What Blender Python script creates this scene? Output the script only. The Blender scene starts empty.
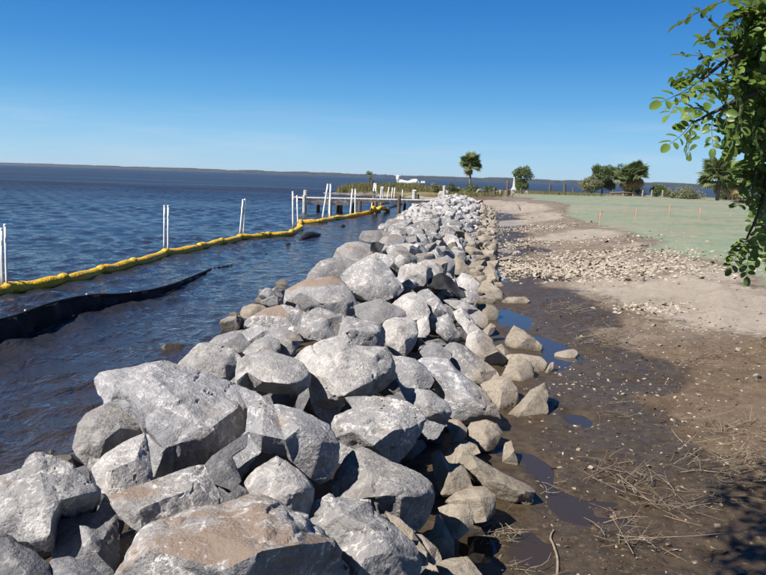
import bpy, bmesh, math, random
import numpy as np
from mathutils import Vector, Matrix, geometry
random.seed(7)
RS = np.random.RandomState(11)
R = math.radians
SC = bpy.context.scene
COL = SC.collection

# ------------------------------------------------------------------ camera
CAM_Z, FPX, PITCH, ROLL = 2.6, 751.0, R(8.38), R(1.93)
cam_d = bpy.data.cameras.new('camera')
cam = bpy.data.objects.new('camera', cam_d); COL.objects.link(cam)
cam_d.sensor_width = 36.0; cam_d.lens = 36.0 * FPX / 766.0
cam_d.clip_start = 0.05; cam_d.clip_end = 20000
_f = Vector((0, math.cos(PITCH), -math.sin(PITCH)))
_r0 = Vector((1, 0, 0)); _u0 = Vector((0, math.sin(PITCH), math.cos(PITCH)))
_r = _r0 * math.cos(ROLL) + _u0 * math.sin(ROLL)
_u = _u0 * math.cos(ROLL) - _r0 * math.sin(ROLL)
cam.matrix_world = Matrix(((_r.x, _u.x, -_f.x, 0), (_r.y, _u.y, -_f.y, 0), (_r.z, _u.z, -_f.z, CAM_Z), (0, 0, 0, 1)))
SC.camera = cam
CAM = Vector((0, 0, CAM_Z))

# ------------------------------------------------------------------ light
SUN_DIR = Vector((-0.58, -0.33, 0.745)).normalized()      # towards the sun
SUN_EL = math.asin(SUN_DIR.z); SUN_AZ = math.atan2(SUN_DIR.x, SUN_DIR.y)
sun_d = bpy.data.lights.new('sun', 'SUN'); sun = bpy.data.objects.new('sun', sun_d); COL.objects.link(sun)
sun_d.energy = 5.0; sun_d.angle = R(0.5); sun_d.color = (1.0, 0.955, 0.89)
sun.rotation_euler = SUN_DIR.to_track_quat('Z', 'Y').to_euler()
sun.location = (0, 0, 60)
world = bpy.data.worlds.new('World'); SC.world = world; world.use_nodes = True
_nt = world.node_tree; _nt.nodes.clear()
_N = _nt.nodes.new; _L = _nt.links.new
sky = _N('ShaderNodeTexSky'); sky.sky_type = 'NISHITA'; sky.sun_disc = False
sky.sun_elevation = SUN_EL; sky.sun_rotation = SUN_AZ
sky.air_density = 1.0; sky.dust_density = 0.0; sky.ozone_density = 1.0; sky.altitude = 0
bg = _N('ShaderNodeBackground'); bg.inputs['Strength'].default_value = 0.10
out = _N('ShaderNodeOutputWorld')
# thin cirrus low over the horizon
tc = _N('ShaderNodeTexCoord'); sep = _N('ShaderNodeSeparateXYZ'); _L(tc.outputs['Generated'], sep.inputs[0])
mp = _N('ShaderNodeMapping'); mp.inputs['Scale'].default_value = (3.0, 3.0, 34.0); _L(tc.outputs['Generated'], mp.inputs[0])
nz = _N('ShaderNodeTexNoise'); nz.inputs['Scale'].default_value = 1.9; nz.inputs['Detail'].default_value = 6; nz.inputs['Roughness'].default_value = .55
_L(mp.outputs[0], nz.inputs['Vector'])
cr = _N('ShaderNodeMapRange'); cr.inputs[1].default_value = .47; cr.inputs[2].default_value = .75; _L(nz.outputs[0], cr.inputs[0])
band = _N('ShaderNodeMapRange'); band.inputs[1].default_value = .10; band.inputs[2].default_value = .02; _L(sep.outputs[2], band.inputs[0])
band2 = _N('ShaderNodeMapRange'); band2.inputs[1].default_value = .0; band2.inputs[2].default_value = .02; _L(sep.outputs[2], band2.inputs[0])
m1 = _N('ShaderNodeMath'); m1.operation = 'MULTIPLY'; _L(cr.outputs[0], m1.inputs[0]); _L(band.outputs[0], m1.inputs[1])
m2 = _N('ShaderNodeMath'); m2.operation = 'MULTIPLY'; _L(m1.outputs[0], m2.inputs[0]); _L(band2.outputs[0], m2.inputs[1])
m3 = _N('ShaderNodeMath'); m3.operation = 'MULTIPLY'; m3.inputs[1].default_value = .42; _L(m2.outputs[0], m3.inputs[0])
mx = _N('ShaderNodeMix'); mx.data_type = 'RGBA'; _L(m3.outputs[0], mx.inputs[0]); mx.inputs[7].default_value = (3.4, 4.0, 4.7, 1)
# clear autumn air: the same gradient all the way round, deep blue overhead, over the physical sky
gr = _N('ShaderNodeValToRGB'); _L(sep.outputs[2], gr.inputs[0])
_e = gr.color_ramp.elements
_st = [(0.0, (.225, .355, .455)), (.025, (.185, .34, .475)), (.055, (.130, .30, .475)), (.10, (.058, .218, .430)), (.15, (.025, .155, .385)), (.21, (.011, .112, .335)), (.35, (.006, .064, .24)), (.6, (.004, .03, .13)), (1.0, (.004, .022, .09))]
_e[0].position = 0.0; _e[0].color = (*_st[0][1], 1); _e[1].position = 1.0; _e[1].color = (*_st[-1][1], 1)
for p_, c_ in _st[1:-1]:
    e_ = _e.new(p_); e_.color = (*c_, 1)
sc_ = _N('ShaderNodeVectorMath'); sc_.operation = 'SCALE'; sc_.inputs[3].default_value = 10.0; _L(gr.outputs[0], sc_.inputs[0])
mg = _N('ShaderNodeMix'); mg.data_type = 'RGBA'; mg.inputs[0].default_value = .95; _L(sky.outputs[0], mg.inputs[6]); _L(sc_.outputs[0], mg.inputs[7])
_L(mg.outputs[2], mx.inputs[6])
_L(mx.outputs[2], bg.inputs['Color']); _L(bg.outputs[0], out.inputs['Surface'])
SC.view_settings.view_transform = 'Standard'; SC.view_settings.look = 'None'
SC.view_settings.exposure = 0.82; SC.view_settings.gamma = 1.0; SC.view_settings.use_curve_mapping = False
SC.render.engine = 'CYCLES'
SC.cycles.use_denoising = True
SC.cycles.max_bounces = 6; SC.cycles.transparent_max_bounces = 8

# ------------------------------------------------------------------ helpers
def ray(px, py):
    return (_f + _r * ((px - 383.0) / FPX) + _u * ((287.5 - py) / FPX))
def project(p):
    v = Vector(p) - CAM; d = v.dot(_f)
    return 383 + FPX * v.dot(_r) / d, 287.5 - FPX * v.dot(_u) / d, d
def on_z(px, py, z=0.0):
    d = ray(px, py); t = (z - CAM_Z) / d.z
    return CAM + d * t
def at_y(px, py, y):
    d = ray(px, py); return CAM + d * (y / d.y)

def hash3(ix, iy, iz, seed):
    with np.errstate(over='ignore'):
        h = (ix.astype(np.int64) * 374761393 + iy.astype(np.int64) * 668265263 + iz.astype(np.int64) * 2147483647 + seed * 144269504)
        h = (h ^ (h >> 13)) * 1274126177
        h = h ^ (h >> 16)
        h = h * 2246822519
        h = h ^ (h >> 15)
    return (h & 0xFFFFFF).astype(np.float64) / float(0xFFFFFF)
def vnoise(p, seed=0):
    """value noise -1..1, p is (n,3)"""
    f = np.floor(p); t = p - f; t = t * t * (3 - 2 * t)
    i = f.astype(np.int64); r = 0
    for dx in (0, 1):
        for dy in (0, 1):
            for dz in (0, 1):
                w = (t[:, 0] if dx else 1 - t[:, 0]) * (t[:, 1] if dy else 1 - t[:, 1]) * (t[:, 2] if dz else 1 - t[:, 2])
                r = r + w * hash3(i[:, 0] + dx, i[:, 1] + dy, i[:, 2] + dz, seed)
    return r * 2 - 1
def fbm(p, octv=4, seed=0, gain=.5):
    a, s, r = 1.0, 1.0, 0
    for o in range(octv):
        r = r + a * vnoise(p * s + o * 17.3, seed + o); a *= gain; s *= 2.03
    return r
def fbm2(x, y, f, octv=4, seed=0, gain=.5):
    x = np.asarray(x, float).ravel(); y = np.asarray(y, float).ravel()
    return fbm(np.stack([x * f, y * f, np.zeros_like(x)], 1), octv, seed, gain)
def sstep(a, b, x):
    t = np.clip((x - a) / (b - a), 0, 1); return t * t * (3 - 2 * t)

def tag(o, label=None, cat=None, group=None, kind=None):
    if label: o['label'] = label
    if cat: o['category'] = cat
    if group: o['group'] = group
    if kind: o['kind'] = kind
    return o
def empty(name, loc=(0, 0, 0), rz=0.0):
    o = bpy.data.objects.new(name, None); o.empty_display_size = .1
    COL.objects.link(o); o.location = loc; o.rotation_euler = (0, 0, rz); return o
def link_mesh(name, me, mat=None, parent=None):
    o = bpy.data.objects.new(name, me); COL.objects.link(o)
    if mat is not None and not me.materials: me.materials.append(mat)
    if parent is not None: o.parent = parent
    return o
def from_bm(name, bm, mat, parent=None, smooth=False):
    me = bpy.data.meshes.new(name); bm.normal_update(); bm.to_mesh(me); bm.free()
    if smooth: me.polygons.foreach_set('use_smooth', [True] * len(me.polygons))
    return link_mesh(name, me, mat, parent)
def from_arrays(name, V, F, mat, parent=None, smooth=False):
    me = bpy.data.meshes.new(name); me.from_pydata([tuple(v) for v in V], [], [tuple(f) for f in F]); me.update()
    if smooth: me.polygons.foreach_set('use_smooth', [True] * len(me.polygons))
    return link_mesh(name, me, mat, parent)
def grid_mesh(name, V, nr, ntheta, mat, attrs=None, smooth=True):
    """V (nr*ntheta,3) quads; built with numpy"""
    i = np.arange(nr - 1)[:, None] * ntheta + np.arange(ntheta - 1)[None, :]
    q = np.stack([i, i + 1, i + ntheta + 1, i + ntheta], -1).reshape(-1, 4)[:, ::-1]
    me = bpy.data.meshes.new(name)
    me.vertices.add(len(V)); me.vertices.foreach_set('co', V.astype(np.float32).ravel())
    me.loops.add(q.size); me.loops.foreach_set('vertex_index', q.astype(np.int32).ravel())
    me.polygons.add(len(q)); me.polygons.foreach_set('loop_start', np.arange(0, q.size, 4, dtype=np.int32))
    me.update(calc_edges=True)
    if smooth: me.polygons.foreach_set('use_smooth', np.ones(len(q), bool))
    for k, a in (attrs or {}).items():
        at = me.attributes.new(k, 'FLOAT', 'POINT'); at.data.foreach_set('value', a.astype(np.float32))
    return link_mesh(name, me, mat)

def add_tube(bm, pts, rad, n=8, cap=True, flat=1.0):
    pts = [Vector(p) for p in pts]; rr = rad if isinstance(rad, (list, tuple)) else [rad] * len(pts)
    rings = []; prev = None
    for i, p in enumerate(pts):
        a = pts[max(i - 1, 0)]; b = pts[min(i + 1, len(pts) - 1)]
        t = (b - a).normalized()
        if prev is None:
            s = t.cross(Vector((0, 0, 1)))
            if s.length < .05: s = t.cross(Vector((0, 1, 0)))
        else: s = prev - t * prev.dot(t)
        s.normalize(); prev = s; u = s.cross(t)
        rings.append([bm.verts.new(p + (s * math.cos(2 * math.pi * k / n) + u * flat * math.sin(2 * math.pi * k / n)) * rr[i]) for k in range(n)])
    for a, b in zip(rings, rings[1:]):
        for k in range(n): bm.faces.new((a[k], a[(k + 1) % n], b[(k + 1) % n], b[k]))
    if cap:
        bm.faces.new(list(reversed(rings[0]))); bm.faces.new(rings[-1])
    return rings
def add_box(bm, c, s, rz=0.0, tilt=None):
    m = Matrix.Translation(c) @ Matrix.Rotation(rz, 4, 'Z')
    if tilt is not None: m = m @ tilt
    r = bmesh.ops.create_cube(bm, size=1.0, matrix=m @ Matrix.Diagonal((s[0], s[1], s[2], 1)))
    return r['verts']

# ------------------------------------------------------------------ materials
class NT:
    def __init__(s, name, rough=.8, spec=.3):
        s.m = bpy.data.materials.new(name); s.m.use_nodes = True; s.t = s.m.node_tree
        s.b = s.t.nodes['Principled BSDF']; s.b.inputs['Roughness'].default_value = rough
        s.b.inputs['Specular IOR Level'].default_value = spec
    def n(s, k, **kw):
        x = s.t.nodes.new('ShaderNode' + k)
        for a, v in kw.items(): setattr(x, a, v)
        return x
    def l(s, a, b): s.t.links.new(a, b)
    def coord(s, kind='Object', scale=(1, 1, 1)):
        if kind == 'World':
            c = s.n('NewGeometry').outputs['Position']
        else: c = s.n('TexCoord').outputs[kind]
        if tuple(scale) != (1, 1, 1):
            m = s.n('Mapping'); m.inputs['Scale'].default_value = scale; s.l(c, m.inputs[0]); c = m.outputs[0]
        return c
    def noise(s, c, scale, detail=5, rough=.55, dist=0.0):
        x = s.n('TexNoise'); x.inputs['Scale'].default_value = scale; x.inputs['Detail'].default_value = detail
        x.inputs['Roughness'].default_value = rough; x.inputs['Distortion'].default_value = dist
        s.l(c, x.inputs['Vector']); return x.outputs[0]
    def vor(s, c, scale, feature='F1', outn='Distance', rnd=1.0):
        x = s.n('TexVoronoi', feature=feature); x.inputs['Scale'].default_value = scale
        x.inputs['Randomness'].default_value = rnd; s.l(c, x.inputs['Vector']); return x.outputs[outn]
    def rng(s, v, a, b, c=0.0, d=1.0):
        x = s.n('MapRange'); x.inputs[1].default_value = a; x.inputs[2].default_value = b
        x.inputs[3].default_value = c; x.inputs[4].default_value = d; s.l(v, x.inputs[0]); return x.outputs[0]
    def math(s, op, a, b=None):
        x = s.n('Math', operation=op)
        for i, v in enumerate((a, b)):
            if v is None: continue
            if isinstance(v, (int, float)): x.inputs[i].default_value = v
            else: s.l(v, x.inputs[i])
        return x.outputs[0]
    def mix(s, f, a, b):
        x = s.n('Mix', data_type='RGBA')
        for i, v in ((0, f), (6, a), (7, b)):
            if isinstance(v, (int, float)): x.inputs[i].default_value = v
            elif isinstance(v, tuple): x.inputs[i].default_value = (*v[:3], 1)
            else: s.l(v, x.inputs[i])
        return x.outputs[2]
    def col(s, v):
        if isinstance(v, tuple): s.b.inputs['Base Color'].default_value = (*v[:3], 1)
        else: s.l(v, s.b.inputs['Base Color'])
    def bump(s, h, strength=.5, dist=.02, prev=None):
        x = s.n('Bump'); x.inputs['Strength'].default_value = strength; x.inputs['Distance'].default_value = dist
        s.l(h, x.inputs['Height'])
        if prev is not None: s.l(prev, x.inputs['Normal'])
        s.l(x.outputs[0], s.b.inputs['Normal']); return x.outputs[0]
    def rough(s, v): s.l(v, s.b.inputs['Roughness'])
    def attr(s, nme): return s.n('Attribute', attribute_name=nme).outputs['Fac']

def simple(name, c, rough=.7, var=.25, scale=8.0, spec=.3, kind='Object', bump=.3, bd=.01):
    m = NT(name, rough, spec); co = m.coord(kind)
    n = m.noise(co, scale, 6, .6); f = m.rng(n, .3, .7)
    lo = tuple(x * (1 - var) for x in c); hi = tuple(min(1, x * (1 + var)) for x in c)
    m.col(m.mix(f, lo, hi))
    if bump: m.bump(n, bump, bd)
    return m.m

def rock_mat(name, base, vein=.5, dirt=0.0, dark=.0, tan=True, strata=0.0):
    m = NT(name, .82, .25)
    wp = m.coord('World')
    oi = m.n('ObjectInfo')
    rot = m.n('VectorRotate', rotation_type='EULER_XYZ'); m.l(wp, rot.inputs['Vector'])
    sc = m.n('VectorMath', operation='SCALE'); sc.inputs[3].default_value = 6.0
    cv = m.n('CombineXYZ'); m.l(oi.outputs['Random'], cv.inputs[0])
    r2 = m.math('MULTIPLY', oi.outputs['Random'], 7.13); r2 = m.math('FRACT', r2); m.l(r2, cv.inputs[1]); m.l(oi.outputs['Random'], cv.inputs[2])
    m.l(cv.outputs[0], sc.inputs[0]); m.l(sc.outputs[0], rot.inputs['Rotation'])
    c = rot.outputs[0]
    # base grey, per-rock tone
    tone = m.rng(oi.outputs['Random'], 0, 1, .74, 1.24)
    big = m.noise(c, 2.3, 6, .62, .6)
    c0 = m.mix(m.rng(big, .3, .7), tuple(x * .70 for x in base), tuple(min(.95, x * 1.2) for x in base))
    # cool blue-grey patches
    pat = m.noise(c, 1.4, 4, .6, 1.2)
    c0 = m.mix(m.rng(pat, .5, .60, 0, .55), c0, (.225, .222, .228))
    fg = m.noise(c, 34, 6, .72)
    c0 = m.mix(m.rng(fg, .46, .66, 0, .55), c0, (.165, .155, .15))
    c0 = m.mix(m.rng(fg, .46, .34, 0, .35), c0, (.46, .445, .43))
    # white calcite: thin broken veins and smears
    st = m.n('Mapping'); st.inputs['Scale'].default_value = (1.0, 1.5, 1.0); m.l(c, st.inputs[0])
    vn = m.noise(st.outputs[0], 4.2, 7, .60, .35)
    ridge = m.math('ABSOLUTE', m.math('SUBTRACT', vn, .5))
    veins = m.rng(ridge, .022, .004, 0, 1)
    fine = m.noise(c, 16.0, 5, .7)
    sm = m.math('MULTIPLY', veins, m.rng(fine, .44, .54))
    blot = m.math('MULTIPLY', m.rng(m.noise(c, 5.5, 10, .74, .1), .55, .61), m.rng(m.noise(c, 1.7, 3), .38, .55))
    wh = m.math('MULTIPLY', m.math('MAXIMUM', sm, m.math('MULTIPLY', blot, .8)), m.math('MULTIPLY', m.rng(r2, 0, 1, .22, 1.05), vein))
    c0 = m.mix(wh, c0, (.70, .655, .61))
    # dark pits and lichen specks
    pit = m.math('MULTIPLY', m.rng(m.noise(c, 26.0, 4, .6), .60, .66), m.rng(m.noise(c, 3.1, 3), .40, .58))
    c0 = m.mix(m.math('MULTIPLY', pit, .45), c0, (.07, .065, .06))
    grim = m.math('MULTIPLY', m.rng(m.noise(c, 5.2, 8, .7, .3), .53, .60), m.rng(m.noise(c, 1.3, 3), .46, .58))
    c0 = m.mix(m.math('MULTIPLY', grim, .6), c0, (.13, .115, .105))
    rust = m.math('MULTIPLY', m.rng(m.noise(c, 2.0, 5, .6, .5), .60, .72), .4)
    c0 = m.mix(rust, c0, (.30, .20, .125))
    ly = m.n('Mapping'); ly.inputs['Scale'].default_value = (.8, 5.5, 1.2); m.l(c, ly.inputs[0])
    c0 = m.mix(m.rng(m.noise(ly.outputs[0], 1.5, 7, .62, .2), .46, .60, 0, .42), c0, (.205, .20, .205))
    if strata:
        wv = m.n('Mapping'); wv.inputs['Scale'].default_value = (2.0, 18.0, 4.0); m.l(c, wv.inputs[0])
        sn = m.noise(wv.outputs[0], 1.6, 6, .6, .4)
        c0 = m.mix(m.math('MULTIPLY', m.rng(sn, .42, .60), strata), c0, (.12, .12, .13))
    # soil lying on the upper faces
    nrm = m.n('SeparateXYZ'); m.l(m.n('NewGeometry').outputs['Normal'], nrm.inputs[0])
    if dirt:
        up = m.rng(nrm.outputs[2], .55, .85)
        dn = m.rng(m.noise(wp, 2.6, 6, .6, .5), .62 - dirt * .26, .68 - dirt * .22)
        crumbs = m.rng(m.noise(wp, 30, 4, .6), .66, .62)
        c0 = m.mix(m.math('MULTIPLY', m.math('MULTIPLY', up, dn), crumbs), c0, (.20, .152, .118))
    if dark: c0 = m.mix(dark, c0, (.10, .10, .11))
    x = m.n('Mix', data_type='RGBA', blend_type='MULTIPLY'); x.inputs[0].default_value = 1.0
    m.l(c0, x.inputs[6]); g = m.n('CombineColor'); [m.l(tone, g.inputs[i]) for i in range(3)]; m.l(g.outputs[0], x.inputs[7]); c0 = x.outputs[2]
    if tan:   # dried silt left on the mud side of the bank
        sp = m.n('SeparateXYZ'); m.l(wp, sp.inputs[0])
        u = m.math('SUBTRACT', m.math('SUBTRACT', sp.outputs[0], m.math('MULTIPLY', sp.outputs[1], .117)), .6)
        u = m.math('SUBTRACT', u, m.math('MULTIPLY', sp.outputs[2], .55))
        u = m.math('ADD', u, m.math('MULTIPLY', m.noise(wp, 3.0, 6, .65), .9))
        f = m.rng(u, -.36, -.08)
        f = m.math('MULTIPLY', f, m.rng(m.noise(wp, 14, 4, .6), .30, .48, .55, 1))
        tn = m.mix(m.rng(m.noise(wp, 5, 5), .3, .7), (.21, .175, .138), (.295, .255, .208))
        c0 = m.mix(f, c0, tn)
        # wet, weedy band at the waterline
        wl = m.math('ADD', sp.outputs[2], m.math('MULTIPLY', m.noise(wp, 6, 3), -.16))
        wf = m.math('MULTIPLY', m.rng(wl, .17, .05), m.rng(u, -2.0, -2.4))
        c0 = m.mix(m.math('MULTIPLY', wf, .8), c0, (.075, .062, .042))
    m.col(c0)
    b1 = m.noise(c, 10, 9, .66); b2 = m.noise(c, 60, 4, .6); b3 = m.noise(c, 3.2, 4, .6, .2)
    rc = m.math('ABSOLUTE', m.math('SUBTRACT', m.noise(c, 3.5, 5, .55, .3), .5)); rc = m.rng(rc, 0, .04)
    h = m.math('ADD', m.math('ADD', b1, m.math('MULTIPLY', b2, .55)), m.math('ADD', m.math('MULTIPLY', b3, .35), m.math('MULTIPLY', rc, .06)))
    m.bump(h, .85, .026)
    return m.m
M = {}
M['g'] = rock_mat('grey_limestone', (.262, .252, .246), .95)
M['w'] = rock_mat('white_limestone', (.36, .338, .315), .95)
M['b'] = rock_mat('soil_covered_limestone', (.262, .25, .24), .95, dirt=.55)
M['B'] = rock_mat('soil_patched_limestone', (.30, .282, .268), .95, dirt=.66)
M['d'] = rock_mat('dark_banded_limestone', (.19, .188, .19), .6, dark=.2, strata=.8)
M['s'] = rock_mat('banded_limestone', (.255, .25, .255), .9, strata=.4)
M['p'] = rock_mat('pinkish_limestone', (.33, .30, .275), .8, dirt=.3)
M['t'] = M['g']
def tan_mat():
    m = NT('silt_coated_stone', .88, .18); wp = m.coord('World'); oi = m.n('ObjectInfo')
    c = m.mix(m.rng(m.noise(wp, 4.5, 7, .62), .3, .7), (.20, .168, .130), (.285, .246, .198))
    c = m.mix(m.rng(m.noise(wp, 11, 5, .6), .56, .68, 0, .6), c, (.165, .128, .092))
    c = m.mix(m.rng(m.noise(wp, 18, 6, .7), .60, .70, 0, .45), c, (.40, .355, .29))
    sp = m.n('SeparateXYZ'); m.l(wp, sp.inputs[0])
    wet = m.rng(m.math('ADD', sp.outputs[2], m.math('MULTIPLY', m.noise(wp, 7, 3), -.10)), .10, .02)
    c = m.mix(m.math('MULTIPLY', wet, .75), c, (.10, .075, .05))
    tone = m.rng(oi.outputs['Random'], 0, 1, .82, 1.16)
    x = m.n('Mix', data_type='RGBA', blend_type='MULTIPLY'); x.inputs[0].default_value = 1.0
    m.l(c, x.inputs[6]); g = m.n('CombineColor'); [m.l(tone, g.inputs[i]) for i in range(3)]; m.l(g.outputs[0], x.inputs[7])
    m.col(x.outputs[2])
    rc = m.rng(m.math('ABSOLUTE', m.math('SUBTRACT', m.noise(wp, 5, 6, .6, 1.2), .5)), 0, .03)
    h = m.math('ADD', m.noise(wp, 11, 9, .62), m.math('MULTIPLY', rc, .16))
    m.bump(h, .7, .04); return m.m
M['t'] = tan_mat()

# ------------------------------------------------------------------ terrain shape
def x_toe(y): return .6 + .117 * np.asarray(y, float) + .030 * np.maximum(0, np.asarray(y, float) - 24)          # mud-side foot of the stone bank
def x_wat(y): return -3.3 + .097 * (np.asarray(y, float) - 8.7)  # water-side foot
BANK_END = 61.0
def env(x, y):
    x = np.asarray(x, float); y = np.asarray(y, float)
    w = (x - x_wat(y)) / (x_toe(y) - x_wat(y))
    z = np.interp(w, [-.25, 0, .2, .42, .62, .8, 1.0, 1.2], [-.9, -.1, .48, .95, 1.0, .62, .14, .02])
    z = z + .10 * np.sin(y * .55) * np.interp(w, [0, .4, .7, 1], [0, 1, 1, 0])
    z = z + .22 * sstep(34, 56, y) * np.interp(w, [0, .25, .85, 1], [0, 1, 1, .1])
    k = sstep(BANK_END + 4, BANK_END, y)
    return z * k - .3 * (1 - k)
HUM = [  # hollows that hold puddles: photo pixel, radius m along x, along y, depth
    (546, 345, .24, .62, .13), (514, 321, .22, .7, .09), (580, 421, .16, .26, .12), (543, 474, .09, .42, .075), (568, 505, .12, .18, .06), (528, 548, .12, .2, .07),
    (486, 265, .22, 2.2, .09), (478, 540, .12, .2, .09)]
HXY = []
for px, py, a, b, d in HUM:
    p = on_z(px, py, .06); HXY.append((p.x, p.y, a, b, d))
PUDDLE_Z = .058
def land(x, y, fine=True):
    """height of soil"""
    x = np.asarray(x, float).ravel(); y = np.asarray(y, float).ravel()
    yc = np.clip(y, -5, 75)
    u = x - x_toe(yc)
    mud = np.interp(u, [-6, -4.7, -1, -.3, .0, 2.0, 3.1, 4.2, 5.2, 7.0, 10, 30, 200], [-1.1, -.9, .30, .10, .06, .14, .26, .40, .52, .66, .74, .86, 1.0])
    core = env(x, y) - .62
    inside = (u < .25) & (y < BANK_END + 4)
    z = np.where(inside, np.minimum(np.maximum(core, -.9), .62), mud)
    z = np.where(inside & (u > -.6), np.minimum(z, .07 + .02 * u), z)
    # beyond the bank the shore curves away to a low grassy spit
    xs = np.interp(y, [50, 61, 68, 80, 92, 99, 103, 170], [-2, 3.2, 6.5, 7.5, 6.0, 2.0, -7.5, -6.0]) + .8 * np.sin(y * .21)
    d = np.minimum(x - xs, (168 - y) * .5)
    spit = np.interp(d, [-12, -3, 0, 1.5, 4, 10, 40], [-1.1, -.6, .0, .25, .55, .75, .9])
    k = sstep(58, 66, y)
    far = np.minimum(spit, np.maximum(mud, .0 + spit * 1.0))
    z = z * (1 - k) + np.where(y > 66, far, np.minimum(mud, spit)) * k
    # land ends far to the right and behind
    z = z - sstep(168, 185, y) * 2.2 - sstep(420, 520, x) * 2.0
    if fine:
        on = sstep(-1.0, .3, u)
        am = np.interp(u, [0, 1.5, 4, 6, 12], [.022, .045, .035, .022, .05])
        z = z + on * am * fbm2(x, y, 1.3, 5, 3, .55) + on * .018 * fbm2(x, y, 6.0, 4, 9)
        # eroded lip between sand and lawn
        lip = np.exp(-((u - 4.4 - .9 * fbm2(x, y, .18, 3, 31)) / .35) ** 2) * (y < 70)
        z = z + .05 * lip
        # low bench in the middle distance
    if fine:
        chan = sstep(1.9, 1.1, u) * sstep(-1.3, -.9, u) * sstep(2.2, 3.0, y) * sstep(16, 13.5, y)
        wob_ = .078 + .034 * fbm2(x, y, 1.5, 4, 71, .6) + .04 * np.maximum(0, u - .6)
        z = z * (1 - chan) + wob_ * chan
        z = np.where(chan < .5, np.where((u > -1.2) & (u < 8) & (y < 58), np.maximum(z, .072 + .012 * fbm2(x, y, 3.0, 2, 13)), z), z)
    for hx, hy, a, b, dd in HXY:
        z = z - dd * np.exp(-(((x - hx) / a) ** 2 + ((y - hy) / b) ** 2))
    return np.maximum(z, -1.25)
def ground_at(px, py):
    d = ray(px, py); ts = np.concatenate([np.arange(2, 14, .02), np.arange(14, 60, .08), np.arange(60, 220, .4)])
    X = CAM.x + ts * d.x; Y = ts * d.y; Z = CAM_Z + ts * d.z
    h = np.maximum(land(X, Y), -.02)
    i = int(np.argmax(Z < h)) if (Z < h).any() else len(ts) - 1
    return Vector((X[i], Y[i], float(h[i])))
def env_at(px, py, drop=0.0):
    d = ray(px, py); ts = np.arange(1.6, 80, .01)
    X = ts * d.x; Y = ts * d.y; Z = CAM_Z + ts * d.z
    h = np.maximum(np.maximum(env(X, Y) - drop, land(X, Y, False)), 0.0)
    i = int(np.argmax(Z < h)) if (Z < h).any() else len(ts) - 1
    return ts[i], Vector((X[i], Y[i], Z[i]))

# angles denser inside the view
th = np.concatenate([np.linspace(-180, -40, 40)[:-1], np.linspace(-40, 42, 520), np.linspace(42, 180, 40)[1:]])
th = np.radians(th)
def radial(r0, r1, n): return np.exp(np.linspace(math.log(r0), math.log(r1), n))
rg = np.concatenate([radial(1.2, 40, 400), radial(40, 220, 110)[1:], radial(220, 9000, 40)[1:]])
Rg, Tg = np.meshgrid(rg, th, indexing='ij')
gx = (Rg * np.sin(Tg)).ravel(); gy = (Rg * np.cos(Tg)).ravel()
gz = land(gx, gy)
gu = gx - x_toe(np.clip(gy, -5, 75))
n1 = fbm2(gx, gy, .5, 5, 41); n2 = fbm2(gx, gy, .16, 4, 51); n3 = fbm2(gx * .35, gy, .12, 4, 61)
a_lawn = sstep(4.9, 6.2, gu + 1.1 * n2 + .35 * n1) * sstep(2.2, 3.2, gx - .095 * gy + .3 * n2) * sstep(132, 118, gy + 8 * n2)
a_marsh = np.maximum(sstep(.35, .6, gz + .1 * n1) * sstep(94, 104, gy + 3 * n1), 0) * (1 - a_lawn)
# pale sand patches, left by the tide and by digging
a_sand = np.zeros_like(gx)
for px, py, a, b, amp in ((665, 290, 1.3, 2.3, 1.2), (715, 298, 1.5, 2.6, 1.3), (760, 303, 1.6, 2.4, 1.25), (800, 306, 2.0, 2.4, 1.2), (610, 285, 1.0, 1.3, .9), (625, 262, .9, 1.6, .5),
        (590, 233, 2.0, 2.6, 1.1), (545, 216, 1.6, 5.0, 1.1), (515, 222, 1.4, 4.0, .9), (520, 206, 2.4, 9.0, 1.2), (490, 204, 2.0, 8.0, 1.1), (550, 238, 1.6, 1.6, .7), (640, 245, 1.5, 2.0, .6), (505, 250, .8, 2.0, .5), (690, 262, 1.4, 1.6, .7), (740, 276, 1.4, 1.6, .8)):
    p = ground_at(px, py)
    a_sand = np.maximum(a_sand, amp * np.exp(-((gx - p.x - .117 * (gy - p.y)) / a) ** 2 - ((gy - p.y) / b) ** 2))
a_sand = np.maximum(a_sand, np.exp(-((gz - .12) / .2) ** 2) * sstep(64, 70, gy))
a_sand = np.clip(a_sand * (1 + .5 * n1), 0, 1) * (1 - a_lawn)
a_dry = np.clip(sstep(9, 16, gy + 2.5 * n1) * sstep(1.0, 2.0, gu + .6 * n1) + .35 * n1 * sstep(9, 16, gy), 0, 1)
a_lip = np.exp(-((a_lawn - .45) / .3) ** 2) * (gy < 75) * sstep(-.3, .5, n1 + .3)
a_wet = np.clip(sstep(.17, .06, gz + .03 * n1) + .8 * sstep(2.6, .9, gu + .8 * n1) * sstep(30, 12, gy) + .7 * sstep(1.6, .7, gu + .5 * n1) * (gy < 60), 0, 1)
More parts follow.
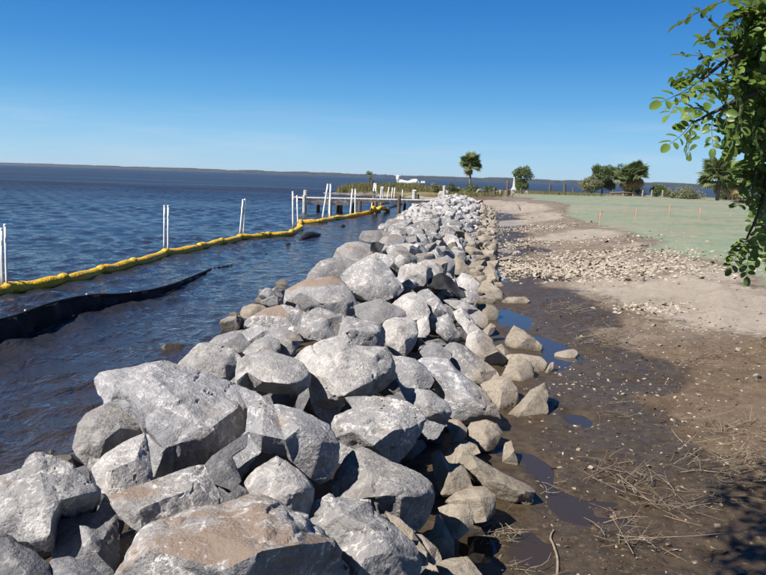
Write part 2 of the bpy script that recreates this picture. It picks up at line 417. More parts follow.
def ground_mat():
    m = NT('shore_soil', .9, .2); wp = m.coord('World')
    nA = m.noise(wp, 1.6, 8, .62, .3); nB = m.noise(wp, 9, 7, .65); nC = m.noise(wp, 45, 5, .65)
    mud = m.mix(m.rng(nA, .32, .68), (.072, .051, .031), (.135, .097, .063))
    mud = m.mix(m.rng(nB, .50, .68, 0, .75), mud, (.175, .130, .090))
    mud = m.mix(m.rng(m.noise(wp, .9, 5, .6), .54, .66, 0, .55), mud, (.095, .058, .038))
    dryc = m.mix(m.rng(nA, .32, .68), (.115, .088, .066), (.205, .168, .132))
    dryc = m.mix(m.rng(nB, .50, .66, 0, .6), dryc, (.27, .23, .185))
    mud = m.mix(m.attr('dry'), mud, dryc)
    wetc = m.mix(m.rng(nB, .35, .65), (.040, .028, .016), (.075, .054, .033))
    wet = m.attr('wet')
    wf = m.rng(m.math('ADD', wet, m.math('MULTIPLY', m.math('SUBTRACT', nA, .5), 1.0)), .30, .65)
    c = m.mix(wf, mud, wetc)
    sand = m.mix(m.rng(nB, .3, .7), (.235, .198, .158), (.325, .283, .232))
    sand = m.mix(m.rng(m.noise(wp, .7, 6, .6), .5, .66, 0, .6), sand, (.185, .148, .115))
    sf = m.rng(m.math('ADD', m.attr('sand'), m.math('MULTIPLY', m.math('ADD', m.math('SUBTRACT', nB, .5), m.math('SUBTRACT', nA, .5)), .75)), .30, .56)
    c = m.mix(sf, c, sand)
    lawn = m.mix(m.rng(m.noise(wp, .55, 7, .62), .35, .65), (.125, .180, .115), (.185, .230, .155))
    lst = m.n('Mapping'); lst.inputs['Scale'].default_value = (.10, .5, 1); m.l(wp, lst.inputs[0])
    lawn = m.mix(m.rng(m.noise(lst.outputs[0], 1.0, 6, .6), .48, .66, 0, .8), lawn, (.225, .185, .14))
    ls2 = m.n('Mapping'); ls2.inputs['Scale'].default_value = (.035, .11, 1); ls2.inputs['Rotation'].default_value = (0, 0, .2); m.l(wp, ls2.inputs[0])
    lawn = m.mix(m.rng(m.noise(ls2.outputs[0], 1.0, 7, .65), .47, .60, 0, .75), lawn, (.245, .215, .165))
    lawn = m.mix(m.rng(m.noise(ls2.outputs[0], 2.1, 7, .65, .3), .52, .62, 0, .6), lawn, (.095, .165, .10))
    lawn = m.mix(m.rng(nC, .5, .72, 0, .45), lawn, (.30, .30, .235))
    lawn = m.mix(m.rng(m.noise(wp, 1.9, 9, .7), .50, .62, 0, .55), lawn, (.235, .20, .15))
    lawn = m.mix(m.rng(m.noise(wp, .23, 6, .65), .52, .66, 0, .6), lawn, (.25, .215, .165))
    lawn = m.mix(m.rng(m.noise(lst.outputs[0], 2.3, 6, .6), .55, .68, 0, .55), lawn, (.115, .19, .125))
    lf = m.rng(m.math('ADD', m.attr('lawn'), m.math('MULTIPLY', m.math('SUBTRACT', nB, .5), 1.3)), .32, .68)
    c = m.mix(lf, c, lawn)
    c = m.mix(m.math('MULTIPLY', m.attr('lip'), m.rng(nB, .40, .56, 0, .8)), c, (.095, .070, .05))
    marsh = m.mix(m.rng(m.noise(wp, .4, 6, .6), .35, .65), (.12, .115, .05), (.23, .205, .095))
    c = m.mix(m.attr('marsh'), c, marsh)
    grit = m.rng(nC, .30, .70, .78, 1.22)
    x = m.n('Mix', data_type='RGBA', blend_type='MULTIPLY'); x.inputs[0].default_value = 1.0
    m.l(c, x.inputs[6]); g = m.n('CombineColor'); [m.l(grit, g.inputs[i]) for i in range(3)]; m.l(g.outputs[0], x.inputs[7])
    m.col(x.outputs[2])
    m.rough(m.rng(wf, 0, 1, .9, .40))
    m.b.inputs['Specular IOR Level'].default_value = .22
    h = m.math('ADD', m.noise(wp, 14, 8, .68), m.math('MULTIPLY', nC, .25))
    m.bump(h, .55, .05); return m.m
tag(grid_mesh('ground', np.stack([gx, gy, gz], 1), len(rg), len(th), ground_mat(), {'wet': a_wet, 'sand': a_sand, 'lawn': a_lawn, 'marsh': a_marsh, 'dry': a_dry, 'lip': a_lip}),
    'brown mud shore rising to sand and a pale green seeded lawn', kind='structure')

# ------------------------------------------------------------------ water
rw = np.concatenate([radial(2.0, 30, 400), np.arange(30.25, 140, .36), radial(140.3, 500, 130), radial(500, 12000, 40)[1:]])
tw = np.radians(np.concatenate([np.linspace(-180, -36, 40)[:-1], np.linspace(-36, 14, 380), np.linspace(14, 180, 60)[1:]]))
Rw, Tw = np.meshgrid(rw, tw, indexing='ij')
wx = (Rw * np.sin(Tw)).ravel(); wy = (Rw * np.cos(Tw)).ravel(); wr = Rw.ravel()
wz = np.zeros_like(wx)
step = np.gradient(rw); stepv = np.repeat(step, len(tw))
rs = np.random.RandomState(5)
gust = .8 + .45 * fbm2(wx, wy, .10, 3, 77)
wxw = wx + .25 * fbm2(wx, wy, .6, 2, 81); wyw = wy + .25 * fbm2(wx, wy, .6, 2, 83)
for k in range(52):
    lam = .15 * (9.0 ** (k / 51.0)) * rs.uniform(.85, 1.15)          # .3 .. 2.7 m chop running in from the bay
    ang = R(-72 + rs.normal(0, 30)); kx, ky = math.sin(ang), math.cos(ang)
    a = .0122 * lam ** .78 * rs.uniform(.6, 1.3)
    ph = (wxw * kx + wyw * ky) * 2 * math.pi / lam + rs.uniform(0, 6.28)
    s = np.sin(ph)
    wz += a * (s - .25 * np.cos(2 * ph)) * sstep(lam * .5, lam * .22, stepv)
wz *= gust * (.62 + .38 * sstep(8, 22, wr))
lee = np.clip(sstep(.2, 2.2, x_wat(wy) - wx), .45, 1)
wz *= np.where(wy < 66, lee, 1)
def water_mat():
    m = NT('bay_water', .045, .5); wp = m.coord('World')
    m.b.inputs['IOR'].default_value = 1.333
    sp = m.noise(wp, .05, 4, .6)
    m.col(m.mix(m.rng(sp, .35, .65), (.020, .019, .020), (.036, .028, .020)))
    mp_ = m.n('Mapping'); mp_.inputs['Scale'].default_value = (1, .62, 1); mp_.inputs['Rotation'].default_value = (0, 0, R(12)); m.l(wp, mp_.inputs[0])
    h1 = m.noise(mp_.outputs[0], 3.2, 4, .55, .3); h2 = m.noise(mp_.outputs[0], 13, 4, .55)
    h3 = m.noise(mp_.outputs[0], .55, 4, .6)
    cd = m.n('VectorMath', operation='LENGTH'); m.l(wp, cd.inputs[0])
    farf = m.rng(cd.outputs['Value'], 30, 160)
    h = m.math('ADD', m.math('ADD', m.math('MULTIPLY', h1, .13), m.math('MULTIPLY', h2, .03)), m.math('MULTIPLY', h3, m.math('MULTIPLY', farf, .55)))
    dsh = m.n('SeparateXYZ'); m.l(wp, dsh.inputs[0])     # silty brown shallows near the bank
    xw = m.math('SUBTRACT', m.math('ADD', m.math('MULTIPLY', dsh.outputs[1], .097), -4.15), dsh.outputs[0])
    shal = m.rng(m.math('ADD', xw, m.math('MULTIPLY', m.noise(wp, .5, 4), 3.0)), 3.4, .4)
    shal = m.math('MULTIPLY', shal, m.rng(dsh.outputs[1], 20, 5, 0, .5))
    m.col(m.mix(shal, m.mix(m.rng(sp, .35, .65), (.018, .020, .028), (.030, .027, .024)), (.070, .046, .026)))
    m.bump(h, 1.0, 1.0)
    st_ = m.n('Mapping'); st_.inputs['Scale'].default_value = (.012, .06, 1); m.l(wp, st_.inputs[0])
    rgh = m.math('ADD', m.rng(cd.outputs['Value'], 20, 110, .05, .34), m.math('MULTIPLY', m.math('MULTIPLY', m.math('SUBTRACT', m.noise(st_.outputs[0], 1.0, 6, .62), .5), farf), .5))
    m.rough(rgh)   # unresolved chop far out
    return m.m
tag(grid_mesh('water', np.stack([wx, wy, wz], 1), len(rw), len(tw), water_mat()), 'dark blue rippled bay water', kind='structure')

# still water in the mud hollows
def puddle_mat():
    m = NT('puddle_water', .03, .5); m.b.inputs['IOR'].default_value = 1.333
    m.b.inputs['IOR'].default_value = 1.38; m.col((.034, .025, .016)); m.bump(m.noise(m.coord('World'), 9, 2), .03, .01); return m.m
PM = puddle_mat()
bm = bmesh.new(); ys = [2.6 + .3 * k for k in range(42)]
L_ = [bm.verts.new((float(x_toe(y)) - .85, y, PUDDLE_Z)) for y in ys]; R_ = [bm.verts.new((float(x_toe(y)) + 1.7, y, PUDDLE_Z)) for y in ys]
for k in range(len(ys) - 1): bm.faces.new((L_[k], R_[k], R_[k + 1], L_[k + 1]))
tag(from_bm('puddle', bm, PM), 'thin irregular puddles in a wet channel along the foot of the bank', kind='structure')
for (hx, hy, a, b, d), lab in ((HXY[6], 'long wet hollow along the foot of the far bank'),):
    bm = bmesh.new(); vs = []
    for k in range(36):
        t = 2 * math.pi * k / 36
        vs.append(bm.verts.new((hx + 1.9 * a * math.cos(t), hy + 1.9 * b * math.sin(t), PUDDLE_Z + .0015 * HXY.index((hx, hy, a, b, d)))))
    bm.faces.new(vs)
    tag(from_bm('puddle', bm, PM), lab, kind='structure')
# ------------------------------------------------------------------ stones of the revetment
GROUP_R = 'stones of the shoreline rock bank'
def P(s):
    o = []
    for w in s.split():
        v = w.split(','); o.append((float(v[0]), float(v[1]), float(v[2]) if len(v) > 2 else None))
    return o
HERO = [
# material, label, outline "px,py[,towards camera]", inner ridge points, depth tweak
('g', 'pale speckled boulder jutting over the water at the lower left corner, with a dark overhang', '-14,508 0,501 18,479 26,462 35,453 43,453 54,458 70,465 80,474 99,490,.06 100,497,.02 94,515,-.3 72,521,-.34 60,521,-.34 56,549,-.2 47,551 28,541,.1 19,540 0,527 -14,528', '46,496,.26 61,500,.24 80,495,.16 51,520,.22 50,536,.16 40,470,.08 12,510,.14', 0),
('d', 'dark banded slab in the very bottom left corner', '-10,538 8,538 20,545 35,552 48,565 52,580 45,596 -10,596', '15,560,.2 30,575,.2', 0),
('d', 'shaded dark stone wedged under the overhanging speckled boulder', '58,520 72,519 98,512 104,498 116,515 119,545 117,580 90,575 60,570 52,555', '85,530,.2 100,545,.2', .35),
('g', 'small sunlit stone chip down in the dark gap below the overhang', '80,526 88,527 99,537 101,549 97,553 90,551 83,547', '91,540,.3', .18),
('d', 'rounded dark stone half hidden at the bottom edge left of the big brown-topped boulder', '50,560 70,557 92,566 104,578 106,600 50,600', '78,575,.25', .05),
('p', 'low brownish stone behind the speckled corner boulder at the waterline', '-10,478 0,476 8,474 17,470 24,468 26,478 15,495 0,505 -10,505', '8,485,.15', .25),
('w', 'cream stone at the waterline between the speckled boulder and the huge grey one', '73,447 79,424 87,414 104,405 122,409 143,425 144,432 121,444 100,458 91,471 82,460 76,453', '95,425,.2 120,428,.2 105,440,.18', .25),
('w', 'bright smooth white stone tucked under the left end of the huge grey boulder', '92,469 99,459 123,443 145,434 152,482 130,500 106,499 97,484', '135,460,.18 112,470,.2', .18),
('s', 'huge blue-grey boulder with a sharp ridge, largest on the water side', '96,380 101,373 133,369 163,362 190,369 210,376 239,387 251,398 250,415,-.05 247,432,-.1 238,440 226,450 213,460 206,466 152,482 147,468 142,430 125,413 107,408 102,395', '150,374,.14 134,402,.15 147,428,.2 180,400,.2 205,432,.24 165,450,.2 238,408,.14 118,388,.1', 0),
('s', 'long blue-grey boulder with a brown back, right of the huge sharp-ridged one', '236,386 262,398 274,405 300,412 327,426 337,443 337,462,-.1 330,478,-.2 318,483,-.25 310,478,-.15 292,462 285,455 262,452 245,470 240,480 226,472 222,458 235,445 247,432 249,410', '264,410,.14 300,428,.2 322,442,.16 262,435,.2 285,440,.18', .02),
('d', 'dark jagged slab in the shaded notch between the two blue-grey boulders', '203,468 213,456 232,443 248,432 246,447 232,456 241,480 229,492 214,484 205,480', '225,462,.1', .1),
('w', 'grey-white angular stone standing behind the big brown-topped boulder', '244,483 258,468 277,457 286,462 310,481 313,489 312,501,-.1 307,518,-.2 290,522 260,508', '302,490,.24 275,480,.2 285,500,.2', -0.05),
('p', 'flat cream plank-shaped stone leaning under the huge grey boulder', '110,497 148,483 191,468 204,466 208,480 222,499 218,507 196,513 171,518 153,522 143,528 139,533 125,519 114,507', '160,500,.14 192,489,.14 140,510,.12', .1),
('B', 'big foreground boulder with a brown soil patch on top at the bottom edge', '100,602 119,575 129,556 143,531 150,525 171,517 193,511 224,505 248,496 258,495 270,499 279,503 291,513 305,517 312,526 331,539 337,548,-.08 339,555,-.2 346,566,-.3 346,585,-.35 300,604,-.3', '200,530,.16 150,550,.16 268,514,.18 289,519,.16 262,551,.3 300,544,.3 328,545,.16 225,570,.26 240,598,.15', -.05),
('g', 'grey white-veined boulder cut by the bottom edge, right of the brown-topped one', '307,518 313,506 331,496 343,500 371,501 377,515 395,528 412,543 421,560 419,570,-.1 412,600,-.2 355,600 344,567 337,549 330,538 312,527', '345,515,.18 375,530,.22 395,550,.2 360,560,.2', -0.1),
('w', 'small white stone at the bottom edge in front of the two foreground boulders', '344,570 355,564 375,570 392,578 388,604 340,604', '362,580,.15', -.05),
('w', 'white-veined boulder with a rusty orange underside near the bottom centre', '331,485 347,458 357,448 364,448 392,463 419,475 430,484 433,496,-.05 430,508,-.18 426,519,-.25 416,531,-.25 398,524,-.1 380,514,-.05 371,502 343,501 333,496', '375,497,.2 402,493,.24 424,494,.12 364,465,.12 385,480,.16', -0.05),
('g', 'speckled grey boulder tilted behind the white-veined one with the rusty underside', '333,424 337,416 353,409 346,399 375,397 388,399 408,403 420,412 425,419 420,431,-.08 414,443,-.12 402,458,-.2 396,464,-.2 386,461,-.12 373,453,-.1 358,450,-.1 347,458,-.1 341,464,-.1 336,462,-.08 334,439,-.05', '338,421,.1 354,431,.2 374,445,.2 394,430,.2 380,410,.12 410,428,.1', .06),
('g', 'grey boulder with a shaded end right of the tilted speckled one', '397,379 405,388 420,390 430,391 447,403 451,412 447,421,-.1 437,437,-.2 430,441,-.2 422,432,-.1 424,418 408,403 402,393', '428,405,.2 440,412,.18', -0.06),
('s', 'pale wedge stone between the smooth white-topped boulder and the round white one', '391,356 405,357 415,359 425,367 434,380 429,389,-.1 420,393 405,390 398,378 394,366', '415,372,.2 404,374,.12', 0.0),
('w', 'smooth white-topped boulder with a rough grey lower face in the middle of the bank', '294,359 307,348 322,342 337,338 345,335 350,341 355,347 385,348 392,359 394,369 396,377,-.22 385,386,-.3 372,396,-.32 356,404,-.28 345,400,-.12 339,412,-.2 331,428,-.26 320,420,-.25 312,403,-.15 310,385,-.05 308,374 300,367', '311,374,.08 330,379,.2 344,395,.2 342,352,.2 320,360,.14 388,371,.1 369,382,.16 372,358,.16', -.06),
('w', 'cream boulder with a dark hollow beneath it beside the smooth white-topped boulder', '236,383 238,362 249,353 272,352 288,357 302,363 311,376 309,386,-.1 297,395,-.34 275,393,-.42 252,390,-.36 241,387,-.1', '263,382,.22 290,384,.22 270,364,.14 247,372,.12', -.05),
('w', 'lumpy pale boulder at the waterline left of the cream one', '176,367 186,357 199,344 210,343 233,350 241,356 237,366 238,383 226,383,-.05 212,378 190,371', '205,356,.18 225,365,.18', .1),
('g', 'low grey stone at the water edge behind the lumpy pale boulder', '206,346 217,336 231,332 243,330 251,334 250,344 242,354 232,351 215,347', '230,340,.15', .15),
('w', 'white stone with a dark side squeezed behind the cream boulder', '243,353 254,341 268,336 279,340 281,350 273,357 250,358', '265,345,.15', .12),
('g', 'thin grey slab lying over the white stone near the water', '241,332 258,325 272,329 283,338 276,343 262,338 248,342', '262,332,.1', .1),
('b', 'brown-topped dark stone between the cream boulder and the long veined one', '268,329 284,328 296,333 303,341 297,347,-.1 294,357,-.2 282,358,-.2 274,351,-.1 277,344', '285,336,.12 292,341,.12', .08),
('b', 'wide flat grey boulder with brown soil in its hollow above the water', '244,328 247,320 258,313 268,308 284,305 302,311 313,320 308,331 296,334 280,330 262,326', '262,317,.12 285,318,.12', .1),
('g', 'long veined grey boulder lying across the bank crest', '300,332 303,321 312,311 319,308 343,315 356,319 379,323 385,331 383,347,-.1 370,349,-.1 355,348 345,338 337,339 322,342 305,338', '325,320,.16 350,330,.18 375,332,.14', 0),
('b', 'rounded boulder with a brown cap standing at the water edge', '284,306 287,290 298,284 310,279 332,277 343,282 351,292 357,303 358,312,-.1 347,318,-.05 332,314 310,307 288,301', '300,292,.15 325,288,.16 345,302,.12 322,303,.16', 0),
('t', 'pale round stone lying alone in the water beside the bank', '240,314 243,307 252,304 262,305 268,309 262,315 252,319 243,318', '254,309,.2', .12),
('g', 'broad grey boulder rising behind the brown-capped one', '305,281 310,272 321,261 332,258 350,258 359,263 350,270 344,278 345,285 335,280 312,280', '328,266,.15', .1),
('g', 'large pale angular boulder on the crest below the black fabric scrap', '339,278 349,268 363,260 376,253 392,257 395,262 388,268 393,275 404,288 399,294 385,300 367,300 356,298 347,288', '370,268,.16 365,285,.18 388,285,.12', 0),
('b', 'white boulder with a brown soil cap at the water edge under the black fabric scrap', '333,258 338,248 346,243 360,241 372,246 375,253 362,263 348,259', '352,249,.15', .1),
('g', 'flat-topped grey boulder at the water edge just beyond the brown-capped white one', '358,240 363,231 380,230 392,233 396,237 387,244 375,243', '376,236,.15', .08),
('g', 'ragged grey stone on the crest behind the long veined boulder', '355,305 381,299 393,305 405,311 406,317,-.1 395,318 385,325 373,322 357,319', '380,308,.15', .06),
('w', 'bright white boulder above the round white one on the crest', '390,306 404,295 414,292 424,298 430,312 427,320 417,321 405,318 404,310', '412,304,.16', 0),
('w', 'round white boulder beside the right end of the long veined one', '383,326 386,321 394,318 405,318 416,321 418,333 415,345,-.1 405,357,-.15 395,356,-.1 387,347', '398,330,.22 406,340,.22', -.03),
('w', 'narrow white stone standing right of the round white boulder', '417,321 428,317 430,331 426,338 417,338', '423,327,.2', .06),
('g', 'long grey slab sloping down the mud side below the draped black fabric', '417,293 428,289 440,300 448,313 459,331 459,340,-.1 447,343,-.1 437,333 429,321 423,308', '436,308,.14 447,328,.16', 0),
('w', 'slanting slab with a bright white end and a dark broken face', '453,313 462,308 471,317 480,329 492,340 497,350 507,358,-.05 505,367,-.2 499,376,-.24 492,369,-.15 482,364 474,356 466,345 468,335 457,321', '475,336,.14 484,357,.16 498,351,.18 466,318,.1', -.03),
('g', 'knobbly grey stone behind the slanting white-ended slab', '443,300 464,301 479,310 488,317 487,325,-.1 483,329,-.15 476,324 468,315 455,309', '468,309,.15', .04),
('t', 'square tan stone at the foot of the bank beside the thin puddle', '476,306 484,304 495,306 499,312 496,322 489,324 483,318', '487,311,.2', .05),
('w', 'little white stone between the slanting slab and the square tan stone', '482,331 491,323 497,327 493,333,-.1 487,337', '490,328,.2', .02),
('t', 'tan wedge of stone standing in the blue puddle', '505,342 508,335 514,325 525,332 536,340 543,347 539,352,-.1 531,356,-.1 517,357,-.1 509,354', '520,344,.2 527,338,.14', 0),
('t', 'flat tan block just in front of the wedge in the puddle', '500,360 508,355 519,354 542,357 547,365 542,375,-.05 533,379,-.05 515,376', '525,363,.16', .03),
('t', 'small tan stone wedged behind the rounded tan boulders', '494,348 502,344 510,353 517,358 508,364 499,361', '505,353,.2', .05),
('t', 'rounded tan boulder leaning on the flat tan block', '501,378 508,365 517,358 527,360 534,368 533,381,-.05 527,393,-.1 516,395 507,385', '518,372,.22 522,382,.2', 0),
('t', 'smooth tan boulder below the slanting slab at the foot of the bank', '481,385 495,378 509,376 517,389 518,402,-.05 508,417,-.1 498,421,-.1 490,404', '502,390,.22 500,405,.2', -.02),
('t', 'broad flat tan slab lying on the mud below the two tan boulders', '498,424 505,417 519,404 530,391 545,383 549,394 546,403 549,412 540,422 525,432,-.04 505,432,-.04', '525,408,.12 535,395,.1 515,422,.1', 0),
('t', 'thin tan stone on edge beside the flat tan slab', '543,375 550,363 554,362 553,369 547,378', '549,369,.2', 0),
('w', 'flat white stone at the edge of the blue puddle', '555,353 562,351 573,349 579,353 575,358 562,364 555,363', '566,355,.12', 0),
('t', 'flat tan slab lying alone in the thin puddle', '501,302 508,297 525,297 530,301 521,306 511,306', '515,300,.15', 0),
('s', 'big grey boulder stained tan on its lower face, on the mud-side slope', '415,360 430,358 448,359 458,371 472,382 484,391 494,405 499,418,-.05 480,424,-.1 455,423,-.1 441,407,-.05 434,384 424,368', '438,376,.18 455,373,.12 470,396,.2 455,402,.16 484,408,.12', -.03),
('s', 'thin-layered grey slab behind the big stained boulder', '417,352 432,341 443,347 453,355 448,361 426,360', '435,350,.14', .08),
('g', 'long grey slab running down beside the slanting white-ended one', '442,349 453,341 464,346 477,356 496,370 499,379 484,387 470,383 457,371 448,361', '462,356,.15 480,372,.15', .04),
('t', 'squat tan stone with a pitted top at the edge of the mud', '466,431 471,423 487,420 497,424 502,433 498,442,-.05 493,450,-.1 485,452 475,448 469,441', '484,430,.22 488,440,.18', 0),
('t', 'tan stone half in shade left of the squat pitted one', '445,420 458,420 467,428 466,436 458,444 451,444 449,430', '459,430,.2', .06),
('t', 'muddy stone with a damp hollow just above the log-shaped stone', '444,456 451,448 464,440 476,445 480,453 472,456 460,462 452,466', '463,450,.12', .04),
('t', 'long log-shaped tan stone pointing out over the mud', '460,463 465,454 472,455 500,472 516,480 529,485 535,492 531,503,-.08 525,506,-.08 519,501,-.04 514,504,-.08 496,497,-.05 483,488 477,480 469,472', '478,467,.16 505,485,.18 522,491,.16 490,481,.16', 0),
('t', 'narrow upright tan stone standing alone in the mud', '503,452 505,443 511,441 514,451 518,463 515,471 504,470 502,462', '510,456,.25', 0),
('t', 'tall pale tan slab propped at the foot of the bank above the cross-shaped stones', '431,455 439,449 449,463 463,465 471,483 473,488 456,496 443,498 436,484', '452,478,.16 445,465,.14', -0.2),
('t', 'blocky tan stone with a square right end on the mud', '444,503 456,493 472,487 484,487 495,496 495,512,-.08 487,521,-.08 475,523,-.08 470,510', '480,498,.2 465,499,.14', -0.12),
('t', 'flat-faced tan stone leaning below the blocky one', '438,508 450,504 468,505 473,514 473,524,-.05 466,533 457,541 450,537 445,525', '458,515,.18 462,526,.16', -0.2),
('t', 'pointed tan shard standing like a spike among the lower stones', '426,540 434,528 437,513 445,525 454,541 454,557 446,562 438,556', '442,540,.2', -0.1),
('t', 'slim tan stone lying below the pointed shard', '414,534 422,535 437,548 443,561 433,565 427,561 419,550', '430,549,.18', -0.08),
('t', 'tan stone mostly hidden behind the grey veined foreground boulder', '385,512 400,519 413,531 419,541 428,552 428,565 419,566 404,545', '412,540,.15', -0.12),
('t', 'tan stone cut by the bottom edge below the pointed shard', '420,575 431,565 450,559 467,557 482,576 482,604 420,604', '450,572,.18', -.02),
('t', 'tan stone on the bank foot beyond the square tan stone', '448,266 457,256 463,260 470,272 465,276 452,274', '459,265,.2', 0),
('w', 'white stone on the mud-side slope under the draped black fabric', '455,282 462,273 472,276 480,284 476,291 462,292', '467,280,.2', .03),
('g', 'pale grey stone right below the draped black fabric', '460,299 464,291 477,290 480,299 473,305', '470,296,.2', .03),
]
HMASK = np.zeros((640, 860), bool)       # photo pixels taken by the hand-placed stones (offset 40,20)
_yy, _xx = np.mgrid[0:640, 0:860]; _xx = _xx - 40; _yy = _yy - 20
def poly_mask(pts):
    ins = np.zeros_like(HMASK); n = len(pts)
    for i in range(n):
        x0, y0 = pts[i][:2]; x1, y1 = pts[(i + 1) % n][:2]
        if y0 == y1: continue
        c = ((y0 > _yy) != (y1 > _yy)) & (_xx < (x1 - x0) * (_yy - y0) / (y1 - y0) + x0)
        ins ^= c
    return ins

def roughen(V, size, seed, amt=1.0, chips=7, N=None):
    """V verts (n,3) about the origin, N normals: chisel flats, then fractal relief"""
    rs = np.random.RandomState(seed); q = V / size
    d = fbm(q * 3.1 + seed * 3.7, 4, seed, .5) * .011
    rid = 1 - np.abs(vnoise(q * 4.6 + seed, seed + 5)); d = d - .030 * np.clip(rid - .84, 0, 1) / .16 * (vnoise(q * 2 + 9, seed + 8) > -.1)
    # stepped, ledgy breaks
    ax = rs.normal(size=3); ax /= np.linalg.norm(ax)
    lv = q @ ax * 8 + 1.2 * fbm(q * 2.2, 3, seed + 3)
    d = d + .011 * (np.abs((lv % 1) - .5) - .25) * (vnoise(q * 2.4, seed + 12) > -.1)
    d = d + fbm(q * 17, 3, seed + 21, .6) * .0085
    return V + N * (d * size * amt * .72)[:, None]

def hero_stone(mat, label, outline, inner, tweak, idx):
    O = P(outline); I = P(inner)
    cx = sum(p[0] for p in O) / len(O); cy = sum(p[1] for p in O) / len(O)
    ccy = min(cy, 566)
    t0, hit = env_at(cx, ccy)
    g0 = hit
    # small lone stones on mud sit on the soil
    u = hit.x - x_toe(hit.y)
    dc = ray(cx, cy)
    if mat == 't' and u > -.75:      # lying on the mud
        ts = np.arange(2, 40, .01); hh = land(ts * dc.x, ts * dc.y, False)
        hp = math.sqrt((max(p[0] for p in O) - min(p[0] for p in O)) * (max(p[1] for p in O) - min(p[1] for p in O))) / FPX * t0
        hh = np.minimum(np.maximum(hh, .06), .2) + .13 * hp + np.clip(-.25 * (ts * dc.x - x_toe(ts * dc.y)), 0, .3)
        t0 = float(ts[int(np.argmax(CAM_Z + ts * dc.z < hh))])
    C0 = CAM + dc * (t0 + tweak)
    wpx = max(p[0] for p in O) - min(p[0] for p in O); hpx = max(p[1] for p in O) - min(p[1] for p in O)
    size = math.sqrt(max(wpx, 8) * max(hpx, 8)) / FPX * (t0 + tweak)
    view = dc.normalized()
    n = (Vector((0, 0, 1)) * .62 - view * .60 + Vector((.0, 0, 0))).normalized()
    def at(px, py, b):
        d = ray(px, py); den = d.dot(n)
        t = (C0 - CAM).dot(n) / den
        lim = .75 * size
        t = (t0 + tweak) + max(-lim, min(lim, t - (t0 + tweak)))
        return CAM + d * (t - b * size / d.length)
    ex = 1.05 if max(wpx, hpx) > 30 else 1.07
    O = [(cx + (p[0] - cx) * ex, cy + (p[1] - cy) * ex, p[2]) for p in O]
    v2 = [Vector((p[0], -p[1])) for p in O] + [Vector((p[0], -p[1])) for p in I]
    no = len(O)
    res = geometry.delaunay_2d_cdt(v2, [(i, (i + 1) % no) for i in range(no)], [], 1, 1e-5)
    vo, fo, orig = res[0], res[2], res[3]
    bm = bmesh.new(); front = []; ring = {}
    for k, v in enumerate(vo):
        src = orig[k][0] if orig[k] else None
        if src is None: b = 0.0
        elif src < no: b = O[src][2] if O[src][2] is not None else 0.0
        else: b = 1.55 * (I[src - no][2] if I[src - no][2] is not None else .15)
        bv = bm.verts.new(at(v.x, -v.y, b)); front.append(bv)
        if src is not None and src < no: ring[src] = (bv, b)
    for f in fo:
        try: bm.faces.new([front[i] for i in f])
        except ValueError: pass
    keys = sorted(ring); prev = [ring[k][0] for k in keys]
    for sh, dp in ((.95, -.30), (.70, -.66)):
        cur = []
        for k in keys:
            px = cx + (O[k][0] - cx) * sh; py = cy + (O[k][1] - cy) * sh
            cur.append(bm.verts.new(at(px, py, dp + .5 * min(0, ring[k][1]))))
        m = len(keys)
        for i in range(m):
            bm.faces.new((prev[i], cur[i], cur[(i + 1) % m], prev[(i + 1) % m]))
        prev = cur
    bm.faces.new(prev)
    bmesh.ops.triangulate(bm, faces=bm.faces[:])
    bmesh.ops.recalc_face_normals(bm, faces=bm.faces[:])
    # refine: about 3 render pixels on the faces turned to the picture
    L = max(size / 46, 2.6 / FPX * t0)
    for it in range(7):
        cut = [e for e in bm.edges if e.calc_length() > L * 1.7]
        if not cut: break
        bmesh.ops.subdivide_edges(bm, edges=cut, cuts=1)
        bmesh.ops.triangulate(bm, faces=[f for f in bm.faces if len(f.verts) > 3])
    for _ in range(1):
        bmesh.ops.smooth_vert(bm, verts=bm.verts[:], factor=.22, use_axis_x=True, use_axis_y=True, use_axis_z=True)
    bm.normal_update()
    V = np.array([v.co[:] for v in bm.verts]) - np.array(C0[:]); N = np.array([v.normal[:] for v in bm.verts])
    crs = np.random.RandomState(idx + 50); vd = np.array(view[:])
    for k in range(10):
        nn = crs.normal(size=3); nn /= np.linalg.norm(nn)
        if nn @ vd > .35: nn = -nn
        pr = V @ nn; lo_ = .93 if len(O) > 17 else .90
        lim_ = pr.max() * crs.uniform(lo_, .985); exs = pr - lim_
        V = V - np.where(exs > 0, exs, 0)[:, None] * nn * .94
    for v, c in zip(bm.verts, V + np.array(C0[:])): v.co = c
    bm.normal_update(); N = np.array([v.normal[:] for v in bm.verts])
    V = roughen(V, size, idx * 7 + 3, 1.0 if mat != 't' else .8, N=N)
    for v, c in zip(bm.verts, V): v.co = c
    me = bpy.data.meshes.new('boulder'); bm.to_mesh(me); bm.free()
    me.polygons.foreach_set('use_smooth', np.ones(len(me.polygons), bool)); me.set_sharp_from_angle(angle=R(30))
    big = size > .42
    o = link_mesh('boulder' if big else 'stone', me, M[mat]); o.location = C0
    tag(o, label, 'boulder' if big else 'stone', GROUP_R)
    return o, C0, size
heroes = []
for i, h in enumerate(HERO):
    o, c, s = hero_stone(*h, i); heroes.append((c, s)); HMASK |= poly_mask(P(h[2]))

